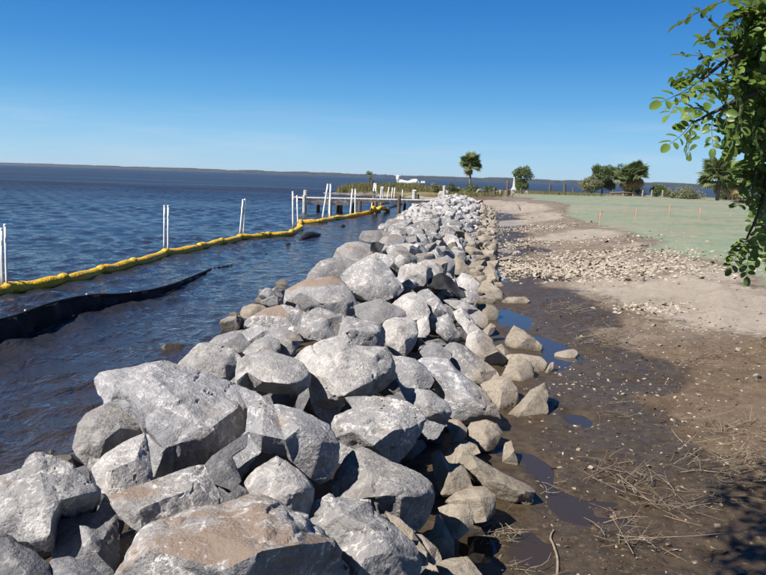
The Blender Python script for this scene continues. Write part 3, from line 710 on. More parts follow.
# --- loose shapes for the rest of the bank: plane-cut stones
def stone_mesh(seed, subdiv):
    rs = np.random.RandomState(seed)
    bm = bmesh.new(); bmesh.ops.create_icosphere(bm, subdivisions=subdiv, radius=1.0)
    V = np.array([v.co[:] for v in bm.verts])
    V /= (np.abs(V).max(1) ** .75)[:, None]; V *= .8
    V *= np.array([1.0, rs.uniform(.62, .85), rs.uniform(.5, .72)])
    for k in range(rs.randint(13, 19)):
        n = rs.normal(size=3); n /= np.linalg.norm(n); sup = (V @ n).max()
        d = sup * rs.uniform(.52, .80); ex = V @ n - d
        V = V - np.where(ex > 0, ex, 0)[:, None] * n * .97
    for v, c in zip(bm.verts, V): v.co = c
    if subdiv > 2:
        bmesh.ops.smooth_vert(bm, verts=bm.verts[:], factor=.12, use_axis_x=True, use_axis_y=True, use_axis_z=True)
        bm.normal_update()
        V = np.array([v.co[:] for v in bm.verts]); N = np.array([v.normal[:] for v in bm.verts])
        V = roughen(V, 2.0, seed * 5 + 1, .9, N=N)
        for v, c in zip(bm.verts, V): v.co = c
    bm.normal_update()
    return bm
def to_me(bm, mat):
    me = bpy.data.meshes.new('boulder'); bm.to_mesh(me); bm.free()
    me.polygons.foreach_set('use_smooth', np.ones(len(me.polygons), bool)); me.set_sharp_from_angle(angle=R(28)); me.materials.append(mat); return me
LIB = {k: [to_me(stone_mesh(100 + j + 40 * q, 4), M[k]) for j in range(nv)] for q, (k, nv) in enumerate((('g', 9), ('w', 6), ('b', 3), ('s', 4), ('p', 3), ('t', 7)))}
LOWV = []
for j in range(10):
    bm = stone_mesh(500 + j, 2)
    LOWV.append((np.array([v.co[:] for v in bm.verts]), np.array([[v.index for v in f.verts] for f in bm.faces]))); bm.free()
def masked(px, py, rpx):
    n = 0; tot = 0
    for a in range(0, 360, 45):
        for k in (0, .55):
            x = int(px + k * rpx * math.cos(R(a)) + 40); y = int(py + k * rpx * math.sin(R(a)) + 20)
            tot += 1
            if 0 <= x < 860 and 0 <= y < 640 and HMASK[y, x]: n += 1
    return n / tot
cand = []
rs = np.random.RandomState(21)
pts = []
for (zd, rmin, tries, lay) in ((0.0, .50, 9000, 'top'), (.06, .33, 14000, 'mid'), (.33, .34, 4000, 'low')):
    lay_pts = []
    for _ in range(tries):
        y = rs.uniform(2.0, 62.5) if lay != 'low' else rs.uniform(2.2, 30)
        w = rs.uniform(.0, 1.0)
        x = float(x_wat(y) + w * (x_toe(y) - x_wat(y)))
        sz = rmin * rs.lognormal(.06, .22)                       # half length
        if w > .86: sz *= .85
        elif w < .08: sz *= .85
        ok = True
        for (X, Y, S) in lay_pts:
            if (X - x) ** 2 + (Y - y) ** 2 < (.59 * (S + sz)) ** 2: ok = False; break
        if ok and lay == 'mid':
            for (X, Y, S) in pts:
                if (X - x) ** 2 + (Y - y) ** 2 < (.50 * (S + sz)) ** 2: ok = False; break
        if not ok: continue
        z = float(env(x, y)) - zd - sz * .25
        px, py, dd = project((x, y, z + .2 * sz)); rpx = sz / dd * FPX
        if lay != 'low':
            if masked(px, py, rpx) > .12: continue
            if dd < 9 and py > 300: continue                      # hand-placed stretch
        else:
            z -= .0
        lay_pts.append((x, y, sz)); cand.append((dd, x, y, z, sz, w, lay, px, py))
    pts += lay_pts
vis = sorted([c for c in cand if c[6] != 'low'])
NIND = 300 - len(HERO)
BANDS = ((22, 'by the black cloth'), (32, 'by the boom bend'), (45, 'by the far poles'), (99, 'by the dock'))
for c in vis[:NIND]:
    dd, x, y, z, sz, w, lay, px, py = c
    side = 'water side' if w < .36 else ('crest' if w < .66 else 'mud side')
    if w > .86: k = 't' if dd < 20 else rs.choice(['t', 't', 'p', 'g'])
    elif w > .72: k = rs.choice(['g', 't', 'w', 's'])
    else: k = rs.choice(['g', 'g', 'g', 'w', 'w', 's', 'b', 'p'])
    me = LIB[k][rs.randint(len(LIB[k]))]
    o = bpy.data.objects.new('boulder', me); COL.objects.link(o)
    o.location = (x, y, z); o.scale = (sz, sz * rs.uniform(.85, 1.15), sz * rs.uniform(.85, 1.15))
    o.rotation_euler = (rs.normal(0, .38), rs.normal(0, .38), rs.uniform(0, 6.28))
    bd = next(b for l, b in BANDS if dd < l)
    adj = {'g': 'grey', 'w': 'pale white', 'b': 'soil-streaked grey', 's': 'banded grey', 'p': 'cream', 't': 'silt-coated tan'}[k]
    lab = '%s stone on the %s of the rock bank %s' % (adj, side, bd)
    tag(o, lab, 'boulder', '%s stones on the %s %s' % (adj, side, bd))
def stuff_stones(items, name, label, mats):
    VV, FF, MI = [], [], []; off = 0
    for c in items:
        dd, x, y, z, sz, w = c[:6]
        v, f = LOWV[rs.randint(len(LOWV))]
        a, b, g = rs.normal(0, .35), rs.normal(0, .35), rs.uniform(0, 6.28)
        Mx = np.array((Matrix.Rotation(g, 3, 'Z') @ Matrix.Rotation(a, 3, 'X') @ Matrix.Rotation(b, 3, 'Y')))
        VV.append((v * sz) @ Mx.T + np.array((x, y, z))); FF.append(f + off); off += len(v)
        MI += [(1 if w > .9 and rs.rand() < .5 else (0 if rs.rand() < .7 else 2))] * len(f)
    o = from_arrays(name, np.concatenate(VV), np.concatenate(FF), None, smooth=False)
    for m in mats: o.data.materials.append(m)
    o.data.polygons.foreach_set('material_index', np.array(MI, np.int32))
    tag(o, label, kind='stuff'); return o
if vis[NIND:]: stuff_stones(vis[NIND:], 'far_stones', 'small grey and white stones massed at the far end of the rock bank', (M['g'], M['t'], M['w']))
stuff_stones([c for c in cand if c[6] == 'low'], 'bedding_stones', 'smaller stones, coloured darker for shade, bedded deep in the gaps of the rock bank', (M['d'], M['t'], M['d']))  # dark stone colour on most of the bedding deepens the shade between boulders
print('stones', len(HERO), len(vis), len(cand))
# ------------------------------------------------------------------ boom, curtain, poles, dock
YEL = NT('yellow_boom_fabric', .5, .4); _c = YEL.coord('World')
YEL.col(YEL.mix(YEL.rng(YEL.noise(_c, 2.2, 8, .66), .40, .62), (.80, .49, .028), (.58, .33, .018)))
YEL.bump(YEL.math('ADD', YEL.noise(_c, 7, 5, .6, .8), YEL.math('MULTIPLY', YEL.noise(_c, 26, 3), .25)), .9, .07); YEL = YEL.m
YSK = simple('yellow_skirt_fabric', (.28, .15, .02), .6, .4, 6, kind='World')
PVC = NT('white_pvc', .38, .45); _c = PVC.coord('World'); _z = PVC.n('SeparateXYZ'); PVC.l(_c, _z.inputs[0])
_w = PVC.rng(PVC.math('ADD', _z.outputs[2], PVC.math('MULTIPLY', PVC.noise(_c, 6, 4), -.35)), .16, -.06)
_p = PVC.mix(PVC.rng(PVC.noise(PVC.coord('World', (9, 9, 1.2)), 2, 5, .6), .45, .7, 0, .35), (.78, .78, .75), (.52, .50, .44))
PVC.col(PVC.mix(_w, _p, (.20, .17, .10))); PVC = PVC.m
BLK = NT('black_filter_cloth', .75, .25); _c = BLK.coord('World')
BLK.col(BLK.mix(BLK.rng(BLK.noise(_c, 3, 6, .6), .4, .7), (.012, .012, .014), (.035, .036, .042)))
BLK.bump(BLK.noise(_c, 8, 4), .5, .03); BLK = BLK.m
GREYW = simple('weathered_dock_wood', (.46, .43, .385), .85, .35, 5, kind='World', bump=.5, bd=.02)
DARKW = simple('dark_wet_pile_wood', (.105, .085, .065), .85, .4, 5, kind='World', bump=.5, bd=.02)
BRNW = simple('brown_post_wood', (.16, .095, .07), .85, .35, 5, kind='World', bump=.5, bd=.02)

def polyline(pts, step):
    out_ = [pts[0].copy()]
    for a, b in zip(pts, pts[1:]):
        n = max(1, int((b - a).length / step))
        for k in range(1, n + 1): out_.append(a.lerp(b, k / n))
    return out_
def catmull(P_, n=10):
    o = []; Q = [P_[0] * 2 - P_[1]] + P_ + [P_[-1] * 2 - P_[-2]]
    for i in range(1, len(Q) - 2):
        for k in range(n):
            t = k / n; a, b, c, d = Q[i - 1], Q[i], Q[i + 1], Q[i + 2]
            o.append(.5 * ((2 * b) + (c - a) * t + (2 * a - 5 * b + 4 * c - d) * t * t + (3 * b - a - 3 * c + d) * t ** 3))
    o.append(P_[-1]); return o
bp = [(-45, 300), (9, 291.5), (63, 282), (101, 273), (133, 265), (165, 255), (200, 248.5), (221, 243.5), (240, 239), (268, 236.5), (291, 234.5), (301, 229), (300, 223), (318, 222.8), (336, 219.5), (355, 216.5), (372, 212.5), (380, 211.5)]
bpts = [on_z(px, py, .02) for px, py in bp]
boom = tag(empty('containment_boom', bpts[1]), 'long yellow floating containment boom curving across the water from the left edge to the dock', 'boom')
def mk_float(a, b, sag, r):
    ax = (b - a); Ln = ax.length
    bm = bmesh.new(); pts = []; rad = []
    n = max(8, int(Ln / .16))
    side = Vector((-ax.y, ax.x, 0)).normalized()
    ph = random.random() * 6
    for k in range(n + 1):
        t = k / n; e = min(t, 1 - t) * Ln
        pts.append(a + ax * t + Vector((0, 0, .05 - .05 * math.sin(math.pi * t) + .012 * math.sin(ph + 9 * t))) + side * (.05 * math.sin(3.1 * t + ph)))
        rad.append(r * (.62 + .38 * min(1, e / .35)) * (1 + .05 * math.sin(11 * t + ph)))
    add_tube(bm, pts, rad, 12, flat=1.12)
    for v in bm.verts:   # soft fabric sagging to a ridge on top
        rel = v.co.z
        if rel < .0: v.co.z *= .6
    f = from_bm('float_section', bm, YEL, None, True)
    return f
def attach(o, root):
    o.parent = root; o.matrix_parent_inverse = Matrix.Translation(-root.location); return o
for i in range(len(bpts) - 1):
    a, b = bpts[i], bpts[i + 1]
    if (b - a).length < .05: continue
    far = a.y
    attach(mk_float(a, b, 0, .138 if far < 40 else .17), boom)
    # gathered collar where two floats are laced together
    bm = bmesh.new(); d = (b - a).normalized()
    add_tube(bm, [a - d * .13 + Vector((0, 0, .05)), a - d * .04 + Vector((0, 0, .085)), a + d * .06 + Vector((0, 0, .085)), a + d * .15 + Vector((0, 0, .05))], [.10, .118, .122, .10], 10)
    attach(from_bm('collar', bm, YEL, None, True), boom)
# ballast skirt hanging at the waterline
bm = bmesh.new(); pl = polyline(bpts, .4); up = [bm.verts.new(p + Vector((.0, -.10, .03))) for p in pl]; lo = [bm.verts.new(p + Vector((.0, -.13, -.35))) for p in pl]
for k in range(len(pl) - 1): bm.faces.new((up[k], lo[k], lo[k + 1], up[k + 1]))
sk = from_bm('skirt', bm, YSK, None, True); attach(sk, boom)
md = sk.modifiers.new('thick', 'SOLIDIFY'); md.thickness = .012
# slack coil of boom by the dock post
def boom_piece(pts, r, name, label):
    bm = bmesh.new(); c = catmull(pts, 6); rad = [r * (.7 + .3 * abs(math.sin(k * .8))) for k in range(len(c))]
    add_tube(bm, c, rad, 10); o = from_bm(name, bm, YEL, None, True); return tag(o, label, 'boom')
boom_piece([on_z(376, 206, .1), on_z(373, 208.5, .55), on_z(376, 210, .35), on_z(381, 208, .5), on_z(386, 209, .2), on_z(388, 211, .1)], .17, 'boom_coil', 'yellow boom bunched in a heap around the dark dock pile')
boom_piece([on_z(381, 203.2, .1), on_z(388, 202.2, .1), on_z(394, 200.8, .1), on_z(400, 199.6, .1)], .15, 'boom_length', 'short yellow boom length floating beyond the dock')

# white pole pairs: (x top, y top, x base, y base)
POLES = [((1.5, 229, 2, 291), 'leftmost white pole, short one half cut by the picture edge', .026),
         ((5.0, 225, 7, 293), 'taller white pole of the leftmost pair standing in front of the boom', .026),
         ((164.5, 206, 164, 251), 'left pole of the white pair on the boom, nearest clear of the picture edge', .028),
         ((168.2, 206, 168, 255), 'right pole of the white pair on the boom, nearest clear of the picture edge', .028),
         ((243, 200, 239.5, 238), 'leaning left pole of the second white pair along the boom', .032),
         ((245, 199.5, 243, 238), 'right pole of the second white pair along the boom', .032),
         ((292.8, 192, 293, 229), 'tall left pole of the white pair at the bend of the boom', .038),
         ((297, 196, 298, 226), 'shorter right pole of the white pair at the bend of the boom', .038),
         ((327.8, 184.5, 322, 221), 'slanting left pole of the white pair before the dock end', .045),
         ((330.6, 184.5, 329.5, 220), 'upright right pole of the white pair before the dock end', .045),
         ((352.4, 189.5, 350, 217), 'leaning left pole of the white pair at the middle of the dock', .045),
         ((355.3, 189.5, 355, 216.5), 'upright right pole of the white pair at the middle of the dock', .045),
         ((374.5, 183.5, 371.5, 209), 'slanting left pole of the white pair at the boom heap', .055),
         ((376, 184, 375.5, 208), 'upright right pole of the white pair at the boom heap', .055),
         ((381.5, 187, 380, 201), 'first of the short white poles just beyond the dock', .06),
         ((383, 187, 382.5, 201), 'second of the short white poles just beyond the dock', .06),
         ((389, 187.5, 387, 200), 'lone slanting white pole beyond the dock', .06),
         ((392.5, 188, 391.5, 199.5), 'left pole of the farthest white pair beyond the dock', .06),
         ((394.8, 188, 394, 199.5), 'right pole of the farthest white pair beyond the dock', .06),
         ((402.6, 190, 402.3, 198.5), 'farthest single white pole by the spit', .06)]
for (x0, y0, x1, y1), lab, r in POLES:
    b = on_z(x1, y1, 0.0); t = at_y(x0, y0, b.y + (.12 if x0 > x1 + 1 else .03))
    root = tag(empty('white_pole', b), lab, 'pole', 'white marker poles along the boom')
    bm = bmesh.new(); ax = (t - b)
    add_tube(bm, [b - ax.normalized() * .9, b, b + ax * .5, t], r, 10); attach(from_bm('shaft', bm, PVC, None, True), root)
    bm = bmesh.new(); q = ax.normalized(); add_tube(bm, [t - q * r * 1.2, t + q * r * .5, t + q * r * .9], [r * 1.22, r * 1.22, r * .8], 10)
    attach(from_bm('end_cap', bm, PVC, None), root)
    bm = bmesh.new(); j = b + ax * .78; add_tube(bm, [j - q * .05, j + q * .05], r * 1.18, 10); attach(from_bm('coupling', bm, PVC, None), root)

# black turbidity curtain, standing out of the water at the left
top = [(-60, 333, .5), (0, 320, .46), (20, 314.5, .46), (45, 305.5, .43), (70, 299, .40), (95, 295.3, .36), (120, 294.5, .31), (145, 291.5, .26), (170, 285.5, .20), (190, 278, .13), (203, 272.6, .07), (211, 269.2, .02)]
bot = [(-60, 358), (0, 342), (20, 336), (45, 327), (70, 316), (95, 309), (120, 304), (145, 299), (170, 291), (190, 281), (203, 274.5), (211, 269.5)]
Bp = [on_z(px, py, 0) for px, py in bot]
Tp = [at_y(px, py, b.y + .05) for (px, py, _), b in zip(top, Bp)]
Bp = catmull(Bp, 9); Tp = catmull(Tp, 9)
cur = tag(empty('silt_curtain', Bp[9]), 'black silt curtain standing out of the water in front of the yellow boom', 'silt curtain')
bm = bmesh.new(); cols = []
for k, (b, t) in enumerate(zip(Bp, Tp)):
    col_ = []
    for j in range(9):
        f = j / 8; p = (b - Vector((0, 0, .35))).lerp(t, f)
        wv = .06 * math.sin(k * 1.13 + 1.6 * math.sin(k * .31)) * math.sin(f * 2.6) + .05 * math.sin(k * .37 + f * 4) + .02 * math.sin(k * 2.7 + f * 3)
        col_.append(bm.verts.new(p + Vector((wv, wv * .8 - .07 * math.sin(f * 3.14), 0))))
    cols.append(col_)
for a, b in zip(cols, cols[1:]):
    for j in range(8): bm.faces.new((a[j], b[j], b[j + 1], a[j + 1]))
cl = attach(from_bm('curtain_cloth', bm, BLK, None, True), cur); md = cl.modifiers.new('thick', 'SOLIDIFY'); md.thickness = .014
bm = bmesh.new(); add_tube(bm, [t + Vector((0, 0, .005)) for t in Tp], .026, 8); attach(from_bm('top_hem', bm, BLK, None, True), cur)
for q in (20, 42, 58, 78):
    if q < len(Tp):
        bm = bmesh.new(); add_tube(bm, [Tp[q] + Vector((0, 0, -.02)), Tp[q] + Vector((0, 0, .05))], .018, 6); attach(from_bm('tie', bm, PVC, None), cur)
def rag(name, pts, label, r, hgt):
    bm = bmesh.new(); c = catmull(pts, 7); n = len(c); rg_ = []
    for k, p in enumerate(c):
        e = math.sin(math.pi * k / (n - 1)); row = []
        for j in range(7):
            a = math.pi * j / 6
            row.append(bm.verts.new(p + Vector((r * math.cos(a) * (.35 + e), r * .6 * math.cos(a), -.05 + (hgt + .03 * math.sin(k * 1.7 + j)) * math.sin(a) * (.15 + e)))))
        rg_.append(row)
    for a, b in zip(rg_, rg_[1:]):
        for j in range(6): bm.faces.new((a[j], a[j + 1], b[j + 1], b[j]))
    return tag(from_bm(name, bm, BLK, None, True), label, 'silt curtain', 'submerged curtain folds breaking the surface')
rag('curtain_fold', [on_z(300, 240, 0), on_z(306, 238, 0), on_z(313, 236.5, 0), on_z(321, 234, 0)], 'largest black curtain fold breaking the surface below the boom bend', .2, .24)
rag('curtain_fold', [on_z(285.5, 245, 0), on_z(288, 244.6, 0), on_z(290.5, 244, 0)], 'small black curtain lump in the water left of the large fold', .07, .09)
rag('curtain_fold', [on_z(341, 227, 0), on_z(343, 226.4, 0), on_z(344.6, 226, 0)], 'black curtain lump in open water right of the middle dock poles', .09, .12)
rag('curtain_fold', [on_z(226, 266, 0), on_z(230, 265.4, 0), on_z(234, 264.5, 0)], 'low black curtain lump in the water below the second pole pair', .06, .05)
rag('curtain_fold', [on_z(263, 254.5, 0), on_z(266, 254, 0), on_z(268, 253.4, 0)], 'tiny black curtain lump in the water left of the bank', .05, .05)
rag('curtain_fold', [on_z(386, 209.5, 0), on_z(393, 207, 0), on_z(400, 204.8, 0), on_z(404, 203.8, 0)], 'long black curtain fold floating behind the boom heap', .22, .2)

# the sunk end of the curtain: its float line just showing on towards the dock
cb = [on_z(px, py, .0) for px, py in ((209, 269.8), (214, 268.6), (219, 267.6), (224, 266.8), (228, 266))]
bm = bmesh.new(); c = catmull(cb, 8); add_tube(bm, [p + Vector((0, 0, .012 * math.sin(k * .9) - .004)) for k, p in enumerate(c)], .03, 6)
attach(from_bm('float_line', bm, BLK, None, True), cur)
# filter cloth showing between stones
def drape(name, poly, label, lift=.12):
    t0, hit = env_at(sum(p[0] for p in poly) / len(poly), sum(p[1] for p in poly) / len(poly))
    n = (Vector((0, 0, 1)) * .6 - ray(poly[0][0], poly[0][1]).normalized() * .6).normalized()
    C0 = hit + n * lift
    v2 = [Vector((p[0], -p[1])) for p in poly]; xs = [p[0] for p in poly]; ys = [p[1] for p in poly]
    bm = bmesh.new(); 
    res = geometry.delaunay_2d_cdt(v2, [(i, (i + 1) % len(poly)) for i in range(len(poly))], [], 1, 1e-5)
    vs = []
    for v in res[0]:
        d = ray(v.x, -v.y); vs.append(bm.verts.new(d * ((C0 - CAM).dot(n) / d.dot(n)) + CAM))
    for f in res[2]: bm.faces.new([vs[i] for i in f])
    for _ in range(4):
        bmesh.ops.subdivide_edges(bm, edges=bm.edges[:], cuts=1); bmesh.ops.triangulate(bm, faces=[f for f in bm.faces if len(f.verts) > 3])
    bm.normal_update()
    V = np.array([v.co[:] for v in bm.verts]); f1 = np.sin(V[:, 0] * 17 + V[:, 1] * 5 + 2 * fbm(V * 2, 2, 3)) * .035 + fbm(V * 3, 3, 8) * .06
    for v, h in zip(bm.verts, f1): v.co += n * float(h)
    o = from_bm(name, bm, BLK, None, True); md = o.modifiers.new('thick', 'SOLIDIFY'); md.thickness = .02; md.offset = -1
    return tag(o, label, 'filter cloth')
drape('filter_cloth', [(426, 279), (433, 277), (441, 275.5), (450, 276), (456, 281), (463, 290), (466, 297), (458, 298), (447, 290), (437, 287), (428, 286)], 'black filter cloth draped between stones on the mud-side slope', .42)
drape('filter_cloth', [(370, 251), (371, 243), (377, 241.5), (384, 245), (382, 250), (375, 255)], 'scrap of black filter cloth poking up between stones at the water edge', .42)

# ------------------------------------------------------------------ dock
dk = on_z(340, 208, 0); DY0, DY1 = 51.0, 53.4; DZ = 1.02
dock = tag(empty('wooden_dock', (0, 52, 0)), 'weathered wooden dock on piles reaching into the bay beside the spit', 'dock')
def xat(px, y, z):  # world x where photo column px meets depth y, height z
    best = on_z(px, 200, z); d = ray(px, 198); return (d.x / d.y) * y
XL, XR = xat(303, DY0, DZ), xat(446, 57, DZ)
def dline(x): return DY0 + (x - XL) * .45          # the dock runs in towards the bank
ang = math.atan(.45)
def dockpart(name, bm, mat): return attach(from_bm(name, bm, mat, None), dock)
ux = Vector((math.cos(ang), math.sin(ang), 0)); uy = Vector((-math.sin(ang), math.cos(ang), 0)); O0 = Vector((XL, DY0, 0))
Ld = (XR - XL) / math.cos(ang); me_pl = None
npl = int(Ld / .19)
for k in range(npl):
    bm = bmesh.new() if me_pl is None else None
    if me_pl is None:
        add_box(bm, (0, 0, 0), (.165, 2.2, .05)); me_pl = bpy.data.meshes.new('plank'); bm.to_mesh(me_pl); bm.free(); me_pl.materials.append(GREYW)
    o = bpy.data.objects.new('plank', me_pl); COL.objects.link(o)
    o.location = O0 + ux * (.1 + .19 * k) + uy * (1.1 + random.uniform(-.03, .03)) + Vector((0, 0, DZ - .025 + random.uniform(-.006, .006))); o.rotation_euler = (0, 0, ang)
    attach(o, dock)
for off, nm in ((.06, 'beam'), (2.12, 'beam')):
    bm = bmesh.new(); add_box(bm, O0 + ux * (Ld / 2) + uy * off + Vector((0, 0, DZ - .15)), (Ld, .09, .18), ang); dockpart(nm, bm, GREYW)
bm = bmesh.new(); add_box(bm, O0 + ux * 1.75 + uy * (-.05) + Vector((0, 0, DZ - .36)), (3.0, .10, .17), ang); dockpart('cap_beam', bm, GREYW)
bm = bmesh.new(); add_box(bm, O0 + ux * 4.3 + uy * 2.0 + Vector((0, 0, DZ + .30)), (4.2, .10, .09), ang); dockpart('rail', bm, GREYW)
for k in range(3):
    bm = bmesh.new(); add_box(bm, O0 + ux * (2.5 + 1.75 * k) + uy * 2.0 + Vector((0, 0, DZ + .13)), (.08, .09, .25), ang); dockpart('rail_post', bm, GREYW)
for k, (s, w, top_, dk_) in enumerate(((.05, -.16, 1.22, 0), (.9, 2.3, 1.5, 0), (1.9, -.16, .95, 0), (1.9, 2.3, 1.0, 1), (2.9, .4, .9, 1), (3.4, 2.3, .9, 1), (4.1, -.16, .9, 1), (4.6, 2.3, 1.3, 1), (5.3, -.16, .9, 1), (6.2, 2.3, 1.55, 1), (7.1, -.16, 1.35, 1), (8.7, 2.3, .9, 1), (9.2, -.16, .9, 1))):
    p = O0 + ux * s + uy * w; bm = bmesh.new()
    rr = .13; nn = [p + Vector((0, 0, z)) for z in (-1.2, 0, .3, top_ - .02, top_)]
    add_tube(bm, nn, [rr * 1.02, rr, rr * .97, rr * .93, rr * .8], 10); dockpart('pile', bm, DARKW if dk_ else GREYW)
def post(name, px, py0, py1, r, mat, label, z=None, group=None, topcap=None, cat='post'):
    b = on_z(px, py1, 0) if z is None else z
    t = at_y(px, py0, b.y); h = t.z - b.z
    root = tag(empty(name, b), label, cat, group); bm = bmesh.new()
    wob = random.uniform(-.04, .04)
    add_tube(bm, [b + Vector((0, 0, -.8)), b, b + Vector((wob * .5, 0, h * .5)), b + Vector((wob, 0, h - .03)), b + Vector((wob, 0, h))], [r * 1.05, r * 1.03, r, r * .95, r * .8], 10)
    attach(from_bm('shaft', bm, mat, None), root)
    if topcap:
        bm = bmesh.new(); add_tube(bm, [b + Vector((wob, 0, h - .02)), b + Vector((wob, 0, h + .06))], [r * 1.15, r * .7], 10); attach(from_bm('post_top', bm, topcap, None), root)
    return root
post('mooring_post', 414, 190.5, 206, .2, GREYW, 'stout grey mooring post in the water right of the dock', topcap=PVC)
post('mooring_post', 417.6, 194, 206.5, .16, DARKW, 'shorter dark mooring post tight against the stout grey one')
post('mooring_post', 443.5, 185.5, 203.5, .17, GREYW, 'tall pale post standing just behind the far end of the bank', z=ground_at(443.5, 203.0))
# ------------------------------------------------------------------ far shore, spit and trees
def leaf_mat(name, a, b, trans=.25, rough=.5):
    m = NT(name, rough, .35); wp = m.coord('World'); oi = m.n('ObjectInfo')
    c = m.mix(m.rng(m.noise(wp, 2.6, 5, .7), .3, .7), a, b)
    m.col(c)
    tr = m.n('BsdfTranslucent'); m.l(m.mix(.35, c, (.30, .38, .03)), tr.inputs['Color'])
    ms = m.n('MixShader'); ms.inputs[0].default_value = trans
    m.l(m.b.outputs[0], ms.inputs[1]); m.l(tr.outputs[0], ms.inputs[2]); m.l(ms.outputs[0], m.t.nodes['Material Output'].inputs['Surface'])
    return m.m
LF_OAK = leaf_mat('dark_tree_leaves', (.05, .075, .03), (.115, .15, .06))
LF_BUSH = leaf_mat('green_bush_leaves', (.06, .095, .03), (.14, .185, .065))
LF_OLIVE = leaf_mat('pale_scrub_leaves', (.13, .14, .07), (.27, .27, .16))
LF_PALM = leaf_mat('palm_fronds', (.07, .10, .035), (.17, .20, .075))
LF_DEAD = leaf_mat('dead_palm_fronds', (.21, .125, .05), (.33, .22, .09))
BARK = simple('grey_bark', (.19, .165, .14), .9, .35, 4, kind='World', bump=.6, bd=.03)
STRAW = leaf_mat('marsh_grass_blades', (.105, .105, .04), (.215, .19, .08), .2, .7)

# forest across the bay: a long irregular mass with depth
bm = bmesh.new(); prev = None
rs = np.random.RandomState(3)
xs = np.linspace(-3200, 3200, 1600)
hn = fbm2(xs * .02, xs * 0, 1.0, 5, 5)
for i, x in enumerate(xs):
    D = 3400 - .50 * (x + 1200); D = max(D, 1500)
    h = (11.0 + 2.6 * hn[i] + rs.uniform(-2.0, 2.0)) * np.interp(x, [-1900, -300, 700], [.75, .85, .95])
    ring = [bm.verts.new((x, D, -1)), bm.verts.new((x, D + 5, h * .8)), bm.verts.new((x, D + 60, h)), bm.verts.new((x, D + 300, h * 1.15)), bm.verts.new((x, D + 700, -1))]
    if prev:
        for j in range(4): bm.faces.new((prev[j], ring[j], ring[j + 1], prev[j + 1]))
    prev = ring
tag(from_bm('far_forest', bm, simple('far_forest_leaves', (.018, .026, .028), .95, .4, .03, kind='World', bump=0)), 'low dark wooded shore far across the bay', kind='stuff')

def quad_leaves(bm, pts, size, rs, up=.3):
    for p in pts:
        n = Vector(rs.normal(size=3)); n.z = abs(n.z) + up; n.normalize()
        a = n.orthogonal().normalized(); b = n.cross(a); r = rs.uniform(0, 6.28); s = size * rs.uniform(.6, 1.3)
        t = a * math.cos(r) + b * math.sin(r); w = n.cross(t); p = Vector(p)
        bm.faces.new([bm.verts.new(p - t * s), bm.verts.new(p + w * s * .45 + n * s * .12), bm.verts.new(p + t * s), bm.verts.new(p - w * s * .45 + n * s * .12)])
def clump_points(rs, centers, n):
    pts = []
    tot = sum(c[3] ** 2 for c in centers)
    for (x, y, z, r) in centers:
        k = int(n * r * r / tot)
        v = rs.normal(size=(k, 3)); v /= np.linalg.norm(v, axis=1)[:, None]
        rad = r * rs.uniform(.25, 1.0, size=k) ** .5
        rad *= 1 + .25 * vnoise(v * 3 + r * 7, int(abs(x) * 10) % 99)
        pts.append(np.array((x, y, z)) + v * rad[:, None] * np.array((1, 1, .85)))
    return np.concatenate(pts)
def bushy(name, label, cat, base, W, Hh, mat, n, leaf, seed, trunk=0.0, nclump=12, group=None, dense_low=True):
    rs = np.random.RandomState(seed)
    root = tag(empty(name, base), label, cat, group)
    cs = []
    for k in range(nclump):
        a = rs.uniform(0, 6.28); q = math.sqrt(rs.uniform(0, 1)); hz = rs.uniform(.2 if trunk < .3 else .45, .85)
        r = W * .5 * rs.uniform(.28, .48)
        taper = 1 - .55 * max(0, hz - .55) / .45
        cs.append((base.x + math.cos(a) * q * W * .36 * taper, base.y + math.sin(a) * q * W * .36 * taper, base.z + Hh * hz, r))
    bm = bmesh.new(); quad_leaves(bm, clump_points(rs, cs, n), leaf, rs)
    attach(from_bm('crown', bm, mat), root)
    bm = bmesh.new()
    tp = base + Vector((0, 0, Hh * .45))
    add_tube(bm, [base + Vector((0, 0, -.3)), base + Vector((W * .01, 0, Hh * .2)), tp], [W * .035, W * .026, W * .018], 7)
    for c in cs[:8]:
        e = Vector(c[:3]); s0 = base.lerp(tp, rs.uniform(.35, 1)); mid = s0.lerp(e, .5) + Vector(rs.normal(size=3)) * W * .03
        add_tube(bm, [s0, mid, e], [W * .014, W * .010, W * .005], 5)
    attach(from_bm('trunk', bm, BARK, None, True), root)
    return root
# fan-palm frond: petiole + a pleated fan of split segments
def frond_mesh(seed, size, droop):
    rs = np.random.RandomState(seed); bm = bmesh.new()
    stalk = size * .55
    add_tube(bm, [Vector((0, 0, 0)), Vector((stalk * .5, 0, stalk * .06)), Vector((stalk, 0, -stalk * .04))], [.022 * size, .016 * size, .012 * size], 5)
    hub = Vector((stalk, 0, -stalk * .04)); n = 20
    for k in range(n):
        a = R(-115 + 230 * (k + .5) / n); L = size * .62 * (1 - .28 * abs(a) / 2.0) * rs.uniform(.9, 1.08)
        d = Vector((math.cos(a), math.sin(a), 0)); s = Vector((-d.y, d.x, 0)); w = L * .085
        m1 = hub + d * L * .55 + Vector((0, 0, .02 * size - droop * L * .10)); tp = hub + d * L + Vector((0, 0, -droop * L * rs.uniform(.28, .6)))
        c0 = bm.verts.new(hub); up = Vector((0, 0, .018 * size))
        l1 = bm.verts.new(m1 - s * w); r1 = bm.verts.new(m1 + s * w); cm = bm.verts.new(m1 + up); t = bm.verts.new(tp)
        bm.faces.new((c0, l1, cm)); bm.faces.new((c0, cm, r1)); bm.faces.new((l1, t, cm)); bm.faces.new((cm, t, r1))
    me = bpy.data.meshes.new('frond'); bm.normal_update(); bm.to_mesh(me); bm.free(); return me
FR = [frond_mesh(j, 1.0, .25 + .22 * j) for j in range(3)]
for me in FR: me.materials.append(LF_PALM)
